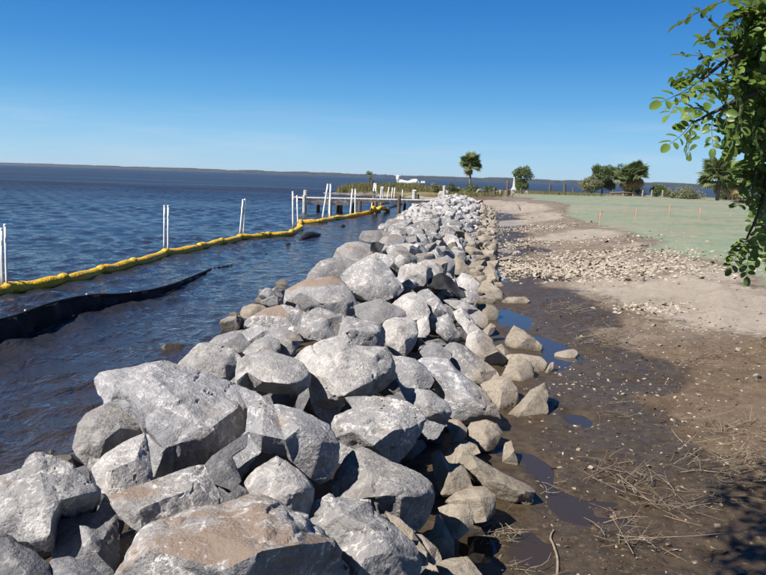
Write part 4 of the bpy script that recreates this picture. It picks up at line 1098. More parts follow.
FRD = [frond_mesh(10 + j, 1.0, 1.4) for j in range(2)]
for me in FRD: me.materials.append(LF_DEAD)
def palm(label, base, H_, crown, seed, n=34, dead=6, r0=.17, lean=(0, 0)):
    rs = np.random.RandomState(seed); root = tag(empty('palm_tree', base), label, 'palm tree', 'cabbage palms along the shore')
    top = base + Vector((lean[0], lean[1], H_)); bm = bmesh.new(); pts = []; rad = []
    for k in range(13):
        t = k / 12; pts.append(base + Vector((lean[0] * t * t, lean[1] * t * t, -.3 + (H_ + .3) * t))); rad.append(r0 * (1.15 - .25 * t + (.05 if k % 2 else 0) + (.25 if t > .88 else 0)))
    add_tube(bm, pts, rad, 9); attach(from_bm('trunk', bm, BARK, None, False), root)
    for k in range(n + dead):
        isd = k >= n
        o = bpy.data.objects.new('frond', (FRD if isd else FR)[rs.randint(2 if isd else 3)]); COL.objects.link(o)
        el = math.asin(min(.99, rs.uniform(-.55, 1.0))) if not isd else rs.uniform(-1.35, -.6)
        az = k * 2.399 + rs.normal(0, .2); s = crown * rs.uniform(.82, 1.08)
        o.rotation_euler = (rs.normal(0, .6), -el, az); o.scale = (s, s, s); o.location = top + Vector((0, 0, -.02 * k * crown / 8))
        attach(o, root)
    return root
def gxy(px, y):  # point on the soil in photo column px at depth y
    x = px_x(px, y); return Vector((x, y, float(land(x, y, False)[0])))
def px_x(px, y):
    d = ray(px, 190); return d.x / d.y * y
# lone palm
b = gxy(469.5, 118); palm('lone palm with a round head standing on the spit beyond the rock bank', b, 4.45, 1.75, 3, 56, 1, .15)
b = gxy(521.5, 132); bushy('round_tree', 'round green tree beside the white monument on the spit', 'tree', b, 4.3, 4.7, LF_BUSH, 5200, .15, 5, .2, 14)
# cluster left of the twin palms
LAWN_Y = 128
b = gxy(592, LAWN_Y + 2); bushy('shrub', 'pale sprawling shrub at the left foot of the tree cluster behind the lawn', 'shrub', b, 4.6, 3.4, LF_OLIVE, 3800, .15, 7)
b = gxy(602, LAWN_Y + 4); bushy('broad_tree', 'broad dark green tree left of the palms behind the lawn', 'tree', b, 5.2, 5.2, LF_BUSH, 6500, .16, 8, .2, 15)
b = gxy(613, LAWN_Y + 8); bushy('oak_tree', 'thin-crowned dark tree with sky showing through, between broad tree and palms', 'tree', b, 4.6, 5.9, LF_OAK, 2300, .17, 9, 1.0, 11)
b = gxy(624, LAWN_Y + 1); palm('left palm of the close pair behind the lawn', b, 3.3, 2.0, 14, 48, 3, .2)
b = gxy(634, LAWN_Y); palm('right palm of the close pair, taller, with brown hanging fronds', b, 3.9, 2.25, 15, 50, 6, .2)
b = gxy(633, LAWN_Y + 5); bushy('shrub', 'dark shrub filling the space under the pair of palms', 'shrub', b, 4.5, 2.0, LF_OAK, 2200, .15, 17)
b = gxy(657, LAWN_Y); bushy('shrub', 'low rounded green shrub right of the palm pair', 'shrub', b, 3.6, 2.0, LF_BUSH, 2600, .13, 18)
b = gxy(665, LAWN_Y + 4); bushy('shrub', 'low dull green shrub tucked behind the pale flowering one', 'shrub', b, 3.4, 1.4, LF_OLIVE, 1600, .13, 28)
b = gxy(690, LAWN_Y - 14); bushy('shrub', 'low pale flowering shrub in front of the large palm', 'shrub', b, 5.2, 1.5, LF_OLIVE, 3600, .12, 19)
b = gxy(678, LAWN_Y - 12); bushy('shrub', 'low straw coloured shrub left of the pale flowering one', 'shrub', b, 2.4, 1.0, LF_OLIVE, 1200, .12, 29)
b = gxy(718, 105); palm('large bushy palm at the right, partly hidden by the near branch', b, 3.6, 2.7, 20, 60, 2, .22)
b = gxy(739, 112); palm('palm behind the near branch at the right edge', b, 3.6, 2.6, 21, 48, 2, .2)
b = gxy(730, 118); bushy('shrub', 'dark shrub behind the near branch at the foot of the large palm', 'shrub', b, 7.0, 2.3, LF_OAK, 3200, .16, 22)
b = gxy(775, 122); bushy('broad_tree', 'broad tree at the right picture edge behind the near branch', 'tree', b, 8, 5.2, LF_BUSH, 5000, .2, 23)

# marsh grass over the spit
def blades(name, label, spots, n, h, w, mat, seed):
    rs = np.random.RandomState(seed); V = []; F = []; o = 0
    P0 = np.array(spots)
    idx = rs.randint(len(P0), size=n); bx = P0[idx, 0] + rs.normal(size=n) * P0[idx, 2]; by = P0[idx, 1] + rs.normal(size=n) * P0[idx, 3]
    bz = land(bx, by, False); ok = bz > .12
    bx, by, bz = bx[ok], by[ok], bz[ok]; n = len(bx); a = rs.uniform(0, 6.28, n); hh = h * rs.uniform(.55, 1.2, n) * P0[idx, 4][ok]
    lx = rs.normal(0, .22, n) * hh; ly = rs.normal(0, .22, n) * hh
    c, s = np.cos(a) * w, np.sin(a) * w
    V = np.stack([np.stack([bx - c, by - s, bz - .05], 1), np.stack([bx + c, by + s, bz - .05], 1), np.stack([bx + c * .7 + lx * .4, by + s * .7 + ly * .4, bz + hh * .6], 1), np.stack([bx - c * .7 + lx * .4, by - s * .7 + ly * .4, bz + hh * .6], 1), np.stack([bx + lx, by + ly, bz + hh], 1)], 1).reshape(-1, 3)
    i = np.arange(n)[:, None] * 5
    F = [tuple(q) for q in np.concatenate([i, i + 1, i + 2, i + 3], 1)] + [tuple(q) for q in np.concatenate([i + 3, i + 2, i + 4], 1)]
    return tag(from_arrays(name, V, F, mat), label, kind='stuff')
sp = []
for px in range(345, 455, 5): sp.append((px_x(px, 107), 107, .9, 2.2, .6 + .5 * math.sin(px * .21) ** 2 * math.sin(px * .57) ** 2))
for px in range(356, 420, 8): sp.append((px_x(px, 112), 112, 1.0, 2.5, 1.0))
blades('marsh_grass', 'tall brown and olive marsh grass covering the low spit behind the dock', sp, 13000, 1.08, .035, STRAW, 4)
sp = [(px_x(px, 116), 116, 1.3, 3, .5) for px in range(440, 590, 7)] + [(px_x(px, 96), 96, .9, 2, .5) for px in range(452, 500, 8)]
blades('short_grass', 'short dry grass on the far part of the spit', sp, 9000, .9, .03, STRAW, 6)
b = gxy(370, 110); bushy('reed_shrub', 'thin feathery shrub rising out of the marsh grass behind the dock', 'shrub', b, 1.9, 3.0, LF_OLIVE, 420, .12, 33, .2, 8)
for px, y, w, h, lab, sd in ((452, 101, 2.6, 1.3, 'dark low bush left of the lone palm', 41), (476, 102, 3.2, 1.35, 'dark low bush right of the lone palm', 42), (489, 103, 2.2, 1.2, 'dark low bush by the first dark posts', 43), (437, 102, 2.4, 1.1, 'low brown bush behind the tall pale post', 44)):
    bushy('low_bush', lab, 'bush', gxy(px, y), w, h, LF_OAK if sd != 44 else LF_OLIVE, 1100, .11, sd, 0, 8)

# pale rocks on the spit
def spit_rock(px, y, s, label, k):
    p = gxy(px, y); o = bpy.data.objects.new('rock', LIB['w'][k % len(LIB['w'])]); COL.objects.link(o); o.location = p + Vector((0, 0, s * .3)); o.scale = (s, s * .9, s * 1.0); o.rotation_euler = (.2 * k, .1 * k, k * 1.7)
    tag(o, label, 'rock', 'pale rocks on the spit')
for k, (px, y, s, lab) in enumerate(((441, 96, 1.0, 'pale rock lying left of the lone palm near the tall post'), (447, 97, .8, 'pale rock between the tall post and the lone palm'), (458, 108, .8, 'pale rock just left of the lone palm trunk'),
        (466, 108, .6, 'pale rock at the foot of the lone palm'), (479, 97, 1.0, 'large pale rock right of the lone palm'), (484, 98, .7, 'smaller pale rock right of the large one by the lone palm'), (496, 99, .9, 'white rock by the first dark post'),
        (501, 99, .75, 'white rock between the two dark posts'), (507, 99, .9, 'white rock right of the tall dark post'), (512, 100, .7, 'white rock below the white monument'), (527, 112, .6, 'pale block at the foot of the round tree'))):
    spit_rock(px, y, s, lab, k)
post('wooden_post', 494.5, 187.5, 197, .17, DARKW, 'short dark post at the end of the pale rocks', z=gxy(494.5, 93))
post('wooden_post', 507.6, 180.5, 197, .15, BRNW, 'tall reddish post left of the white monument', z=gxy(507.6, 93))
post('wooden_post', 521, 188.5, 193, .13, BRNW, 'thin brown post under the round tree', z=gxy(521, 110))
post('wooden_post', 550, 184.5, 191.5, .2, DARKW, 'left dark fence post beyond the lawn', z=gxy(550, 124))
post('wooden_post', 564.5, 183.5, 191.5, .24, DARKW, 'thick dark fence post beyond the lawn', z=gxy(564.5, 124))
post('wooden_post', 573.5, 187.5, 192, .14, BRNW, 'small brown fence post beside the pale shrub', z=gxy(573.5, 124))
for px, lab in ((643, 'weathered stump between the palms and the round shrub'), (652, 'weathered stump in front of the round shrub'), (663, 'weathered stump at the right end of the round shrub')):
    post('stump', px, 190, 194, .15, simple('pale_stump_wood', (.27, .23, .185), .85, .3, 4, kind='World'), lab, z=gxy(px, 122), cat='stump')
# fallen log across the foot of the trees
b0, b1 = gxy(610, 122), gxy(637, 121.5); bm = bmesh.new(); add_tube(bm, [b0 + Vector((0, 0, .45)), b0.lerp(b1, .5) + Vector((0, 0, .6)), b1 + Vector((0, 0, .5))], [.13, .14, .09], 8)
tag(from_bm('fallen_log', bm, BRNW, None, True), 'long brown log lying in front of the palm pair', 'log')
# white monument: stepped base, tapering shaft, round finial
WHT = simple('white_paint', (.66, .66, .65), .5, .05, 5, kind='World', bump=0)
b = gxy(513.5, 126); mon = tag(empty('monument', b), 'white tapering monument on a stepped base beside the round tree', 'monument')
bm = bmesh.new(); add_box(bm, b + Vector((0, 0, .25)), (.8, .8, .5)); add_box(bm, b + Vector((0, 0, .63)), (.56, .56, .26)); attach(from_bm('base', bm, WHT), mon)
bm = bmesh.new(); bmesh.ops.create_cone(bm, cap_ends=True, segments=4, radius1=.25, radius2=.10, depth=1.5, matrix=Matrix.Translation(b + Vector((0, 0, 1.51))) @ Matrix.Rotation(R(45), 4, 'Z')); attach(from_bm('shaft', bm, WHT), mon)
bm = bmesh.new(); bmesh.ops.create_icosphere(bm, subdivisions=2, radius=.12, matrix=Matrix.Translation(b + Vector((0, 0, 2.32)))); attach(from_bm('finial', bm, WHT, None, True), mon)
# white tarp-draped heap with an upright knob
b = gxy(407, 122); hp = tag(empty('tarp_heap', b), 'white tarp heap with one upright end lying on the spit', 'tarp')
bm = bmesh.new(); c = catmull([at_y(397.5, 182.6, 122), at_y(401, 182.2, 122), at_y(405, 183.0, 122), at_y(409, 183.2, 122), at_y(412.5, 182.2, 122), at_y(416, 182.0, 122), at_y(419, 183.6, 122)], 6)
hgt = [.38, .45, .4, .4, .46, .48, .2]; rad = [max(.3, np.interp(k / 6, range(7), hgt)) * (1 + .08 * math.sin(k * 1.9)) for k in range(len(c))]
add_tube(bm, c, rad, 12); attach(from_bm('cover', bm, WHT, None, True), hp)
bm = bmesh.new(); add_tube(bm, [at_y(398.6, 182.5, 122), at_y(398.0, 178.4, 122), at_y(397.4, 176.6, 122), at_y(396.4, 176.4, 122)], [.42, .28, .36, .2], 10); attach(from_bm('upright_end', bm, WHT, None, True), hp)
# far white motor boat on the bay
b = on_z(424, 180.4, 0); b = b * (300 / b.y); b.z = 0; boat = tag(empty('motor_boat', (b.x, 300, 0)), 'small white motor boat far out on the bay right of the tarp heap', 'boat')
hull = bmesh.new(); sec = []
for t, w, z0 in ((-2.6, .9, .0), (-1, 1.0, -.1), (1, .9, -.1), (2.3, .45, .1), (3.0, .04, .45)):
    sec.append([hull.verts.new((t + b.x, 300 + w, .75 + .1 * t / 3)), hull.verts.new((t + b.x, 300 + w * .6, z0)), hull.verts.new((t + b.x, 300 - w * .6, z0)), hull.verts.new((t + b.x, 300 - w, .75 + .1 * t / 3))])
for a, c in zip(sec, sec[1:]):
    for j in range(4): hull.faces.new((a[j], a[(j + 1) % 4], c[(j + 1) % 4], c[j]))
hull.faces.new(sec[0][::-1]); hull.faces.new(sec[-1]); attach(from_bm('hull', hull, WHT), boat)
bm = bmesh.new(); add_box(bm, (b.x - .4, 300, 1.15), (1.6, 1.2, .8)); attach(from_bm('cabin', bm, WHT), boat)

# survey stakes with orange tops on the lawn
ORG = simple('orange_flagging', (.62, .33, .24), .6, .15, 5, kind='World', bump=0)
PLW = simple('pale_stake_wood', (.46, .34, .22), .8, .2, 5, kind='World', bump=0)
for px, y0, y1, lab in ((599, 211, 226.5, 'leftmost orange-topped stake, at the corner of the lawn by the sand'), (635, 207, 221.5, 'orange-topped stake beside a pale stone on the lawn'), (668.5, 204, 218, 'orange-topped stake in the middle of the lawn'),
        (699, 207, 219.5, 'fourth orange-topped stake, with a dark shaft, on the lawn'), (730, 202.5, 217, 'rightmost orange-topped stake beside the near leaves'), (625, 207, 213, 'small faded stake behind the two leftmost ones')):
    g = ground_at(px, y1); t = at_y(px, y0, g.y); h = t.z - g.z; s = .022 if h > .4 else .012
    root = tag(empty('survey_stake', g), lab, 'stake', 'orange-topped survey stakes on the lawn')
    bm = bmesh.new(); add_box(bm, g + Vector((0, 0, h * .25 - .05)), (s * 1.5, s, h * .5 + .1)); attach(from_bm('shaft', bm, PLW), root)
    bm = bmesh.new(); add_box(bm, g + Vector((0, 0, h * .75)), (s * 1.6, s * 1.1, h * .42)); attach(from_bm('painted_top', bm, ORG), root)
    bm = bmesh.new(); w = .022 + .028 * (h > .4); q = g + Vector((0, 0, h * .93))
    pts = [[q + Vector((-w + 2 * w * i / 5, -s * .9 + .025 * math.sin(i * 1.4), -.15 * h * j + .015 * math.sin(i + j))) for i in range(6)] for j in range(4)]
    vv = [[bm.verts.new(p) for p in row] for row in pts]
    for j in range(3):
        for i in range(5): bm.faces.new((vv[j][i], vv[j][i + 1], vv[j + 1][i + 1], vv[j + 1][i]))
    attach(from_bm('flagging', bm, ORG), root)
# ------------------------------------------------------------------ near tree: trunk beside the viewer, drooping branch in view, crown overhead
LF1 = leaf_mat('glossy_compound_leaf', (.058, .105, .02), (.12, .185, .04), .32, .38)
LF2 = leaf_mat('young_compound_leaf', (.10, .17, .028), (.175, .24, .05), .35, .38)
TWIG = simple('dark_twig_bark', (.075, .06, .045), .85, .3, 12, kind='World', bump=.4, bd=.005)
def leaflet(bm, o, d, n, L, W, fold=.18, mi=0):
    s = n.cross(d).normalized(); ts = (0, .18, .45, .75, .94, 1.0); ws = (.05, .68, 1.0, .92, .55, .12)
    mid = [bm.verts.new(o + d * L * t - n * (L * .16 * t * t)) for t in ts]
    for sg in (-1, 1):
        ed = [bm.verts.new(o + d * L * t + s * (sg * W * .5 * w) + n * (W * fold * w - L * .16 * t * t)) for t, w in zip(ts, ws)]
        for k in range(5):
            f = bm.faces.new((mid[k], ed[k], ed[k + 1], mid[k + 1]) if sg > 0 else (mid[k], mid[k + 1], ed[k + 1], ed[k])); f.smooth = True; f.material_index = mi
def compound(seed, npair):
    """one pinnate leaf along +X, oval leaflets in pairs with one at the tip"""
    rs = np.random.RandomState(seed); bm = bmesh.new(); L = .027 * npair + .045
    def pt(t): return Vector((L * t, .010 * math.sin(t * 3 + seed), -.22 * L * t * t))
    add_tube(bm, [pt(k / 6) for k in range(7)], [.0018, .0016, .0014, .0013, .0012, .0010, .0008], 4)
    for f in bm.faces: f.material_index = 1
    for k in range(npair):
        t = (k + 1.0) / (npair + .6); p = pt(t)
        for sg in (-1, 1):
            d = Vector((.42 + rs.normal(0, .12), sg * .9, -.12 + rs.normal(0, .22))).normalized(); n = Vector((rs.normal(0, .25), rs.normal(0, .25), 1)).normalized()
            n = (n - d * n.dot(d)).normalized(); g = (.75 + .25 * math.sin(3.14 * (.2 + .7 * t))) * rs.uniform(.65, 1.15)
            leaflet(bm, p + d * .003, d, n, .047 * g, .032 * g)
    d = Vector((1, 0, -.3)).normalized(); leaflet(bm, pt(1), d, Vector((.3, 0, 1)).normalized(), .049, .033)
    me = bpy.data.meshes.new('leaf'); bm.normal_update(); bm.to_mesh(me); bm.free(); return me
LEAVES = []
for j in range(8):
    me = compound(j, 5 + j % 4); me.materials.append(LF1 if j % 3 else LF2); me.materials.append(TWIG); LEAVES.append(me)
tree = tag(empty('shade_tree', (3.6, .6, .5)), 'near tree with rounded paired leaflets, its branch hanging into the picture at the upper right', 'tree')
bm = bmesh.new(); add_tube(bm, [Vector((3.6, .6, -.2)), Vector((3.55, .7, 1.2)), Vector((3.4, .9, 2.6)), Vector((3.0, 1.2, 3.7)), Vector((2.3, 1.7, 4.5)), Vector((1.2, 2.4, 5.0)), Vector((.0, 2.6, 5.15)), Vector((-.9, 2.6, 4.95))], [.20, .17, .15, .13, .10, .06, .04, .02], 10)
add_tube(bm, [Vector((3.0, 1.2, 3.7)), Vector((2.9, 2.1, 4.4)), Vector((2.4, 3.3, 4.9)), Vector((1.4, 4.6, 5.2))], [.10, .08, .06, .03], 8)
LIMB = catmull([Vector((3.4, .9, 2.6)), Vector((3.0, 1.6, 3.1)), Vector((2.3, 2.15, 3.3)), Vector((1.7, 2.35, 3.15)), Vector((1.38, 2.38, 2.85)), Vector((1.32, 2.35, 2.5)), Vector((1.34, 2.33, 2.2))], 8)
add_tube(bm, LIMB, [.085 * (1 - k / (len(LIMB) - 1)) ** 1.1 + .007 for k in range(len(LIMB))], 8)
attach(from_bm('trunk', bm, TWIG, None, True), tree)
rs = np.random.RandomState(8)
def tp(px, py, D): return at_y(px, py, D)
TW = [  # branchlets: photo column, row, depth
    [(800, -30, 2.3), (775, 40, 2.25), (748, 52, 2.2), (727, 60, 2.15), (709, 74, 2.1), (698, 82, 2.1)],
    [(790, 40, 2.3), (765, 86, 2.2), (741, 98, 2.15), (722, 108, 2.1), (706, 116, 2.1), (693, 123, 2.05)],
    [(790, -20, 2.3), (765, 5, 2.2), (748, 14, 2.2), (735, 18, 2.15)],
    [(790, 70, 2.4), (768, 112, 2.3), (752, 140, 2.3), (746, 160, 2.3), (738, 176, 2.3)],
    [(795, 100, 2.4), (772, 150, 2.3), (764, 190, 2.25), (757, 216, 2.2), (746, 240, 2.2)],
    [(800, 30, 2.6), (768, 66, 2.6), (752, 96, 2.6), (744, 130, 2.6)],
    [(800, 10, 2.5), (776, 30, 2.5), (764, 70, 2.4), (758, 110, 2.4)],
    [(800, 130, 2.5), (778, 170, 2.5), (768, 205, 2.5), (766, 235, 2.5)],
    [(800, 120, 2.2), (775, 140, 2.2), (760, 165, 2.2), (752, 190, 2.2)],
    [(800, -20, 2.5), (780, 60, 2.5), (772, 130, 2.5), (768, 180, 2.5)],
    [(805, 20, 2.3), (785, 80, 2.3), (780, 150, 2.3), (778, 215, 2.3)],
    [(790, -25, 2.4), (770, 30, 2.4), (758, 60, 2.4), (748, 88, 2.4)]]
TSAMP = []
for w in TW:
    q0 = tp(*w[0]); near = min(LIMB[len(LIMB) // 2:], key=lambda p: (p - q0).length)
    c = catmull([near] + [tp(*q) for q in w], 6); n = len(c); TSAMP += c[6:]
    bm = bmesh.new(); add_tube(bm, c, [.010 - .007 * k / (n - 1) for k in range(n)], 6); attach(from_bm('twig', bm, TWIG, None, True), tree)
LV = []
def put_leaf(base, tip, roll=0.0, mesh=None):
    d = (tip - base); L0 = d.length; d.normalize()
    up = Vector((0, 0, 1)); s = up.cross(d).normalized() if abs(d.z) < .97 else Vector((1, 0, 0)); u = d.cross(s)
    m = Matrix((d, s, u)).transposed() @ Matrix.Rotation(roll, 3, 'X')
    me = mesh or LEAVES[rs.randint(len(LEAVES))]
    if L0 < .09: me = LEAVES[rs.choice([0, 4])]
    qx, qy, _ = project(base + d * max(L0, .10) * .8)
    if 141 < qy < 205 and qx < 729 and LV: return
    if 205 <= qy < 236 and qx < 737: return
    if qy > 150 and len(LV) > 36 and rs.rand() < .5: return
    if qy > 225 and len(LV) > 36 and rs.rand() < .5: return
    if len(LV) > 36 and qx < 752 and qy > 130 and rs.rand() < .35: return
    o = bpy.data.objects.new('leaf', me); COL.objects.link(o)
    ext = max(v.co.x for v in me.vertices); sc_ = min(.98, max(.6, L0 / ext)) * rs.uniform(.92, 1.1)
    o.matrix_world = Matrix.Translation(base) @ m.to_4x4() @ Matrix.Scale(sc_, 4); o.parent = tree; o.matrix_parent_inverse = Matrix.Translation(-tree.location); LV.append(o)
# the sprays that stand clear against the sky
for a, b, D in (((698, 82), (661, 95), 2.1), ((705, 83), (664, 103), 2.08), ((712, 74), (682, 72), 2.12), ((715, 68), (690, 62), 2.15), ((722, 62), (708, 56), 2.1), ((705, 80), (708, 93), 2.05),
                ((728, 62), (716, 46), 2.1), ((742, 55), (722, 20), 2.2), ((738, 17), (722, 23), 2.15), ((748, 14), (728, 9), 2.2), ((742, 15), (732, 4), 2.2), ((755, 8), (735, -4), 2.2), ((726, 0), (706, 6), 1.9),
                ((692, 122), (670, 139), 2.05), ((694, 124), (683, 140), 2.0), ((700, 126), (692, 112), 2.1), ((706, 122), (699, 140), 2.0), ((712, 116), (700, 104), 2.1), ((716, 112), (712, 132), 2.02), ((724, 106), (716, 92), 2.1),
                ((728, 104), (727, 128), 2.0), ((736, 100), (726, 82), 2.1), ((740, 98), (742, 122), 2.0), ((738, 165), (722, 184), 2.3), ((730, 174), (712, 182), 2.3), ((744, 154), (728, 162), 2.3), ((742, 160), (744, 180), 2.3), ((752, 140), (734, 142), 2.3),
                ((746, 240), (731, 250), 2.2), ((746, 240), (746, 260), 2.2), ((752, 228), (738, 232), 2.2), ((754, 224), (760, 252), 2.2), ((757, 214), (742, 216), 2.2), ((760, 204), (748, 198), 2.25), ((762, 196), (772, 225), 2.25), ((764, 188), (748, 180), 2.25)):
    put_leaf(tp(*a, D), tp(*b, D - rs.uniform(-.05, .12)), rs.normal(0, .5))
for w in TW:
    c = catmull([tp(*q) for q in w], 6)
    for k in list(range(3, len(c))) * 2:
        px, py, _ = project(c[k]); dens = np.interp(px, [732, 745, 762], [.2, .75, .95]) * np.interp(py, [150, 200], [1, .6])
        if rs.rand() > dens: continue
        dirv = Vector((rs.normal(-.2, .6), rs.normal(-.1, .6), rs.normal(-.5, .5))).normalized()
        tx, ty, _ = project(c[k] + dirv * .17)
        if tx < np.interp(ty, [0, 60, 140, 170, 260], [718, 706, 718, 738, 734]): continue
        put_leaf(c[k], c[k] + dirv * rs.uniform(.12, .18), rs.normal(0, .6))
# leaf masses right at the picture edge
for k in range(190):
    px = 768 + 26 * abs(rs.normal()) - 12 * rs.rand(); py = rs.uniform(-25, 235); D = rs.uniform(2.15, 2.9)
    b = tp(px, py, D); near = min(TSAMP, key=lambda p: (p - b).length); gap = (b - near).length
    b = near + (b - near) * min(1.0, .03 / max(gap, .001)); px, py, _ = project(b); dirv = Vector((rs.normal(-.1, .6), rs.normal(0, .6), rs.normal(-.5, .5))).normalized()
    if project(b + dirv * .17)[0] < np.interp(py, [0, 120, 150, 185, 215], [730, 734, 742, 740, 736]): continue
    put_leaf(b, b + dirv * rs.uniform(.12, .18), rs.normal(0, .6))
print('leaves', len(LV))
# crown above and beside the viewer
bm = bmesh.new(); cs = []
for (x, y, z, r) in ((-1.15, 2.6, 4.9, .34), (-.85, 2.95, 4.9, .36), (-.9, 2.3, 5.0, .5), (-.4, 2.8, 5.0, .5), (-.5, 3.5, 5.1, .6), (.1, 3.1, 5.2, .7), (.2, 4.1, 5.1, .55), (.9, 3.6, 5.2, .8), (1.2, 2.4, 5.1, .8), (2.0, 3.2, 5.0, .9), (2.6, 2.0, 4.8, .9), (3.2, 1.4, 4.2, .8), (2.4, 1.2, 5.2, .8), (3.4, 2.6, 4.5, .7)):
    cs.append((x, y, z, r))
P_ = clump_points(rs, cs, 9000)
quad_leaves(bm, P_, .062, rs)
attach(from_bm('crown', bm, LF1), tree)

# ------------------------------------------------------------------ shell and stone litter
SHELL = NT('broken_shell', .75, .3); _c = SHELL.coord('World')
SHELL.col(SHELL.mix(SHELL.rng(SHELL.noise(_c, 9, 4, .7), .35, .65), (.19, .15, .108), (.45, .395, .32))); SHELL = SHELL.m
SHELLD = NT('muddy_shell', .8, .25); _c = SHELLD.coord('World')
SHELLD.col(SHELLD.mix(SHELLD.rng(SHELLD.noise(_c, 17, 4, .7), .38, .66), (.13, .098, .068), (.42, .36, .29))); SHELLD = SHELLD.m
CLOD = simple('mud_clod', (.075, .054, .038), .9, .4, 14, kind='World', bump=.5)
def litter(name, label, spots, size, mat, seed, flat=.45, embed=.25):
    """spots: photo column,row, spread across m, spread along m, count"""
    rs = np.random.RandomState(seed); X = []; Y = []
    for px, py, a, b, n in spots:
        g = ground_at(px, py); e = rs.normal(size=(n, 2)); yy = g.y + e[:, 1] * b
        Y.append(yy); X.append(g.x + e[:, 0] * a + .117 * (yy - g.y))
    X = np.concatenate(X); Y = np.concatenate(Y); Z = land(X, Y); ok = (Z > .05) & (X > x_toe(Y) + .05); X, Y, Z = X[ok], Y[ok], Z[ok]; n = len(X)
    base = np.array([(1, 0, 0), (.45, .8, .12), (-.5, .72, 0), (-1, .0, .1), (-.4, -.75, 0), (.55, -.7, .05), (.25, .1, 1.0), (-.35, -.1, .8)])
    tri = np.array([(0, 1, 6), (1, 2, 6), (2, 7, 6), (2, 3, 7), (3, 4, 7), (4, 6, 7), (4, 5, 6), (5, 0, 6)])
    S = size * np.clip(rs.lognormal(0, .42, n), .4, 2.1); a = rs.uniform(0, 6.28, n)
    Q = base[None] * (1 + rs.normal(0, .22, (n, 8, 3))); Q[:, :, 2] *= flat
    tx, ty = rs.normal(0, .35, n), rs.normal(0, .35, n)
    Q[:, :, 2] += Q[:, :, 0] * tx[:, None] + Q[:, :, 1] * ty[:, None]; Q[:, :, 1] *= rs.uniform(.5, .95, n)[:, None]
    Q = Q * S[:, None, None]; ca, sa = np.cos(a)[:, None], np.sin(a)[:, None]
    W = np.stack([Q[:, :, 0] * ca - Q[:, :, 1] * sa + X[:, None], Q[:, :, 0] * sa + Q[:, :, 1] * ca + Y[:, None], Q[:, :, 2] + Z[:, None] - embed * S[:, None] * flat], 2)
    F = (np.arange(n)[:, None, None] * 8 + tri[None]).reshape(-1, 3)
    return tag(from_arrays(name, W.reshape(-1, 3), F, mat), label, kind='stuff')
litter('shell_rubble', 'bank of pale broken oyster shell spread over the shore in bands', [(560, 269, .9, .9, 1600), (600, 272, .9, .9, 1100), (530, 268, .6, 1.0, 450), (585, 257, 1.0, 1.0, 800), (635, 268, .9, 1.4, 600), (510, 262, .4, 1.2, 220), (500, 277, .35, .6, 160),
    (515, 245, .5, 1.4, 260), (538, 242, .7, .9, 260), (520, 229, .9, 1.6, 420), (548, 227, 1.0, 1.4, 360), (500, 232, .5, 2, 90), (650, 255, 1.2, 1.2, 420), (690, 268, 1.0, .8, 190), (730, 274, 1.0, .6, 110), (640, 308, .35, .25, 60), (668, 311, .3, .18, 50), (652, 306, .4, .25, 30), (610, 240, 1.5, 1.2, 260), (540, 215, 2.0, 4, 160), (500, 212, 2, 5, 160)], .047, SHELL, 3)
litter('shell_bits', 'loose bits of pale shell and gravel scattered over the brown mud', [(640, 330, 1.0, 1.2, 92), (690, 350, 1.0, 1.0, 107), (740, 340, 1.0, 1.2, 92), (600, 375, .5, .8, 57), (650, 390, .8, .9, 92), (720, 390, .8, .9, 85), (580, 385, .25, .5, 31), (700, 440, .7, .7, 57), (620, 430, .6, .7, 39), (660, 500, .6, .5, 39), (590, 480, .4, .5, 21), (600, 310, .8, 1.2, 50), (720, 545, .4, .4, 21), (540, 420, .2, .5, 14), (700, 318, 1.2, 1.0, 57), (740, 300, 1.6, 1.6, 42), (660, 290, 1.4, 1.6, 31), (680, 235, 3, 4, 46), (610, 540, .5, .4, 21)], .019, SHELLD, 5)
litter('mud_clods', 'dark mud clods and clumps strewn over the wet shore', [(640, 340, 1.2, 1.5, 420), (720, 370, 1.2, 1.3, 420), (650, 420, .9, 1.1, 420), (700, 500, .8, .7, 320), (600, 480, .5, .7, 180), (590, 320, .8, 1.3, 200), (620, 545, .6, .4, 160), (530, 300, .4, 2.2, 120), (710, 300, 1.4, 1.2, 90), (560, 560, .4, .3, 90), (490, 240, .7, 4, 160)], .017, CLOD, 6, .45, .35)
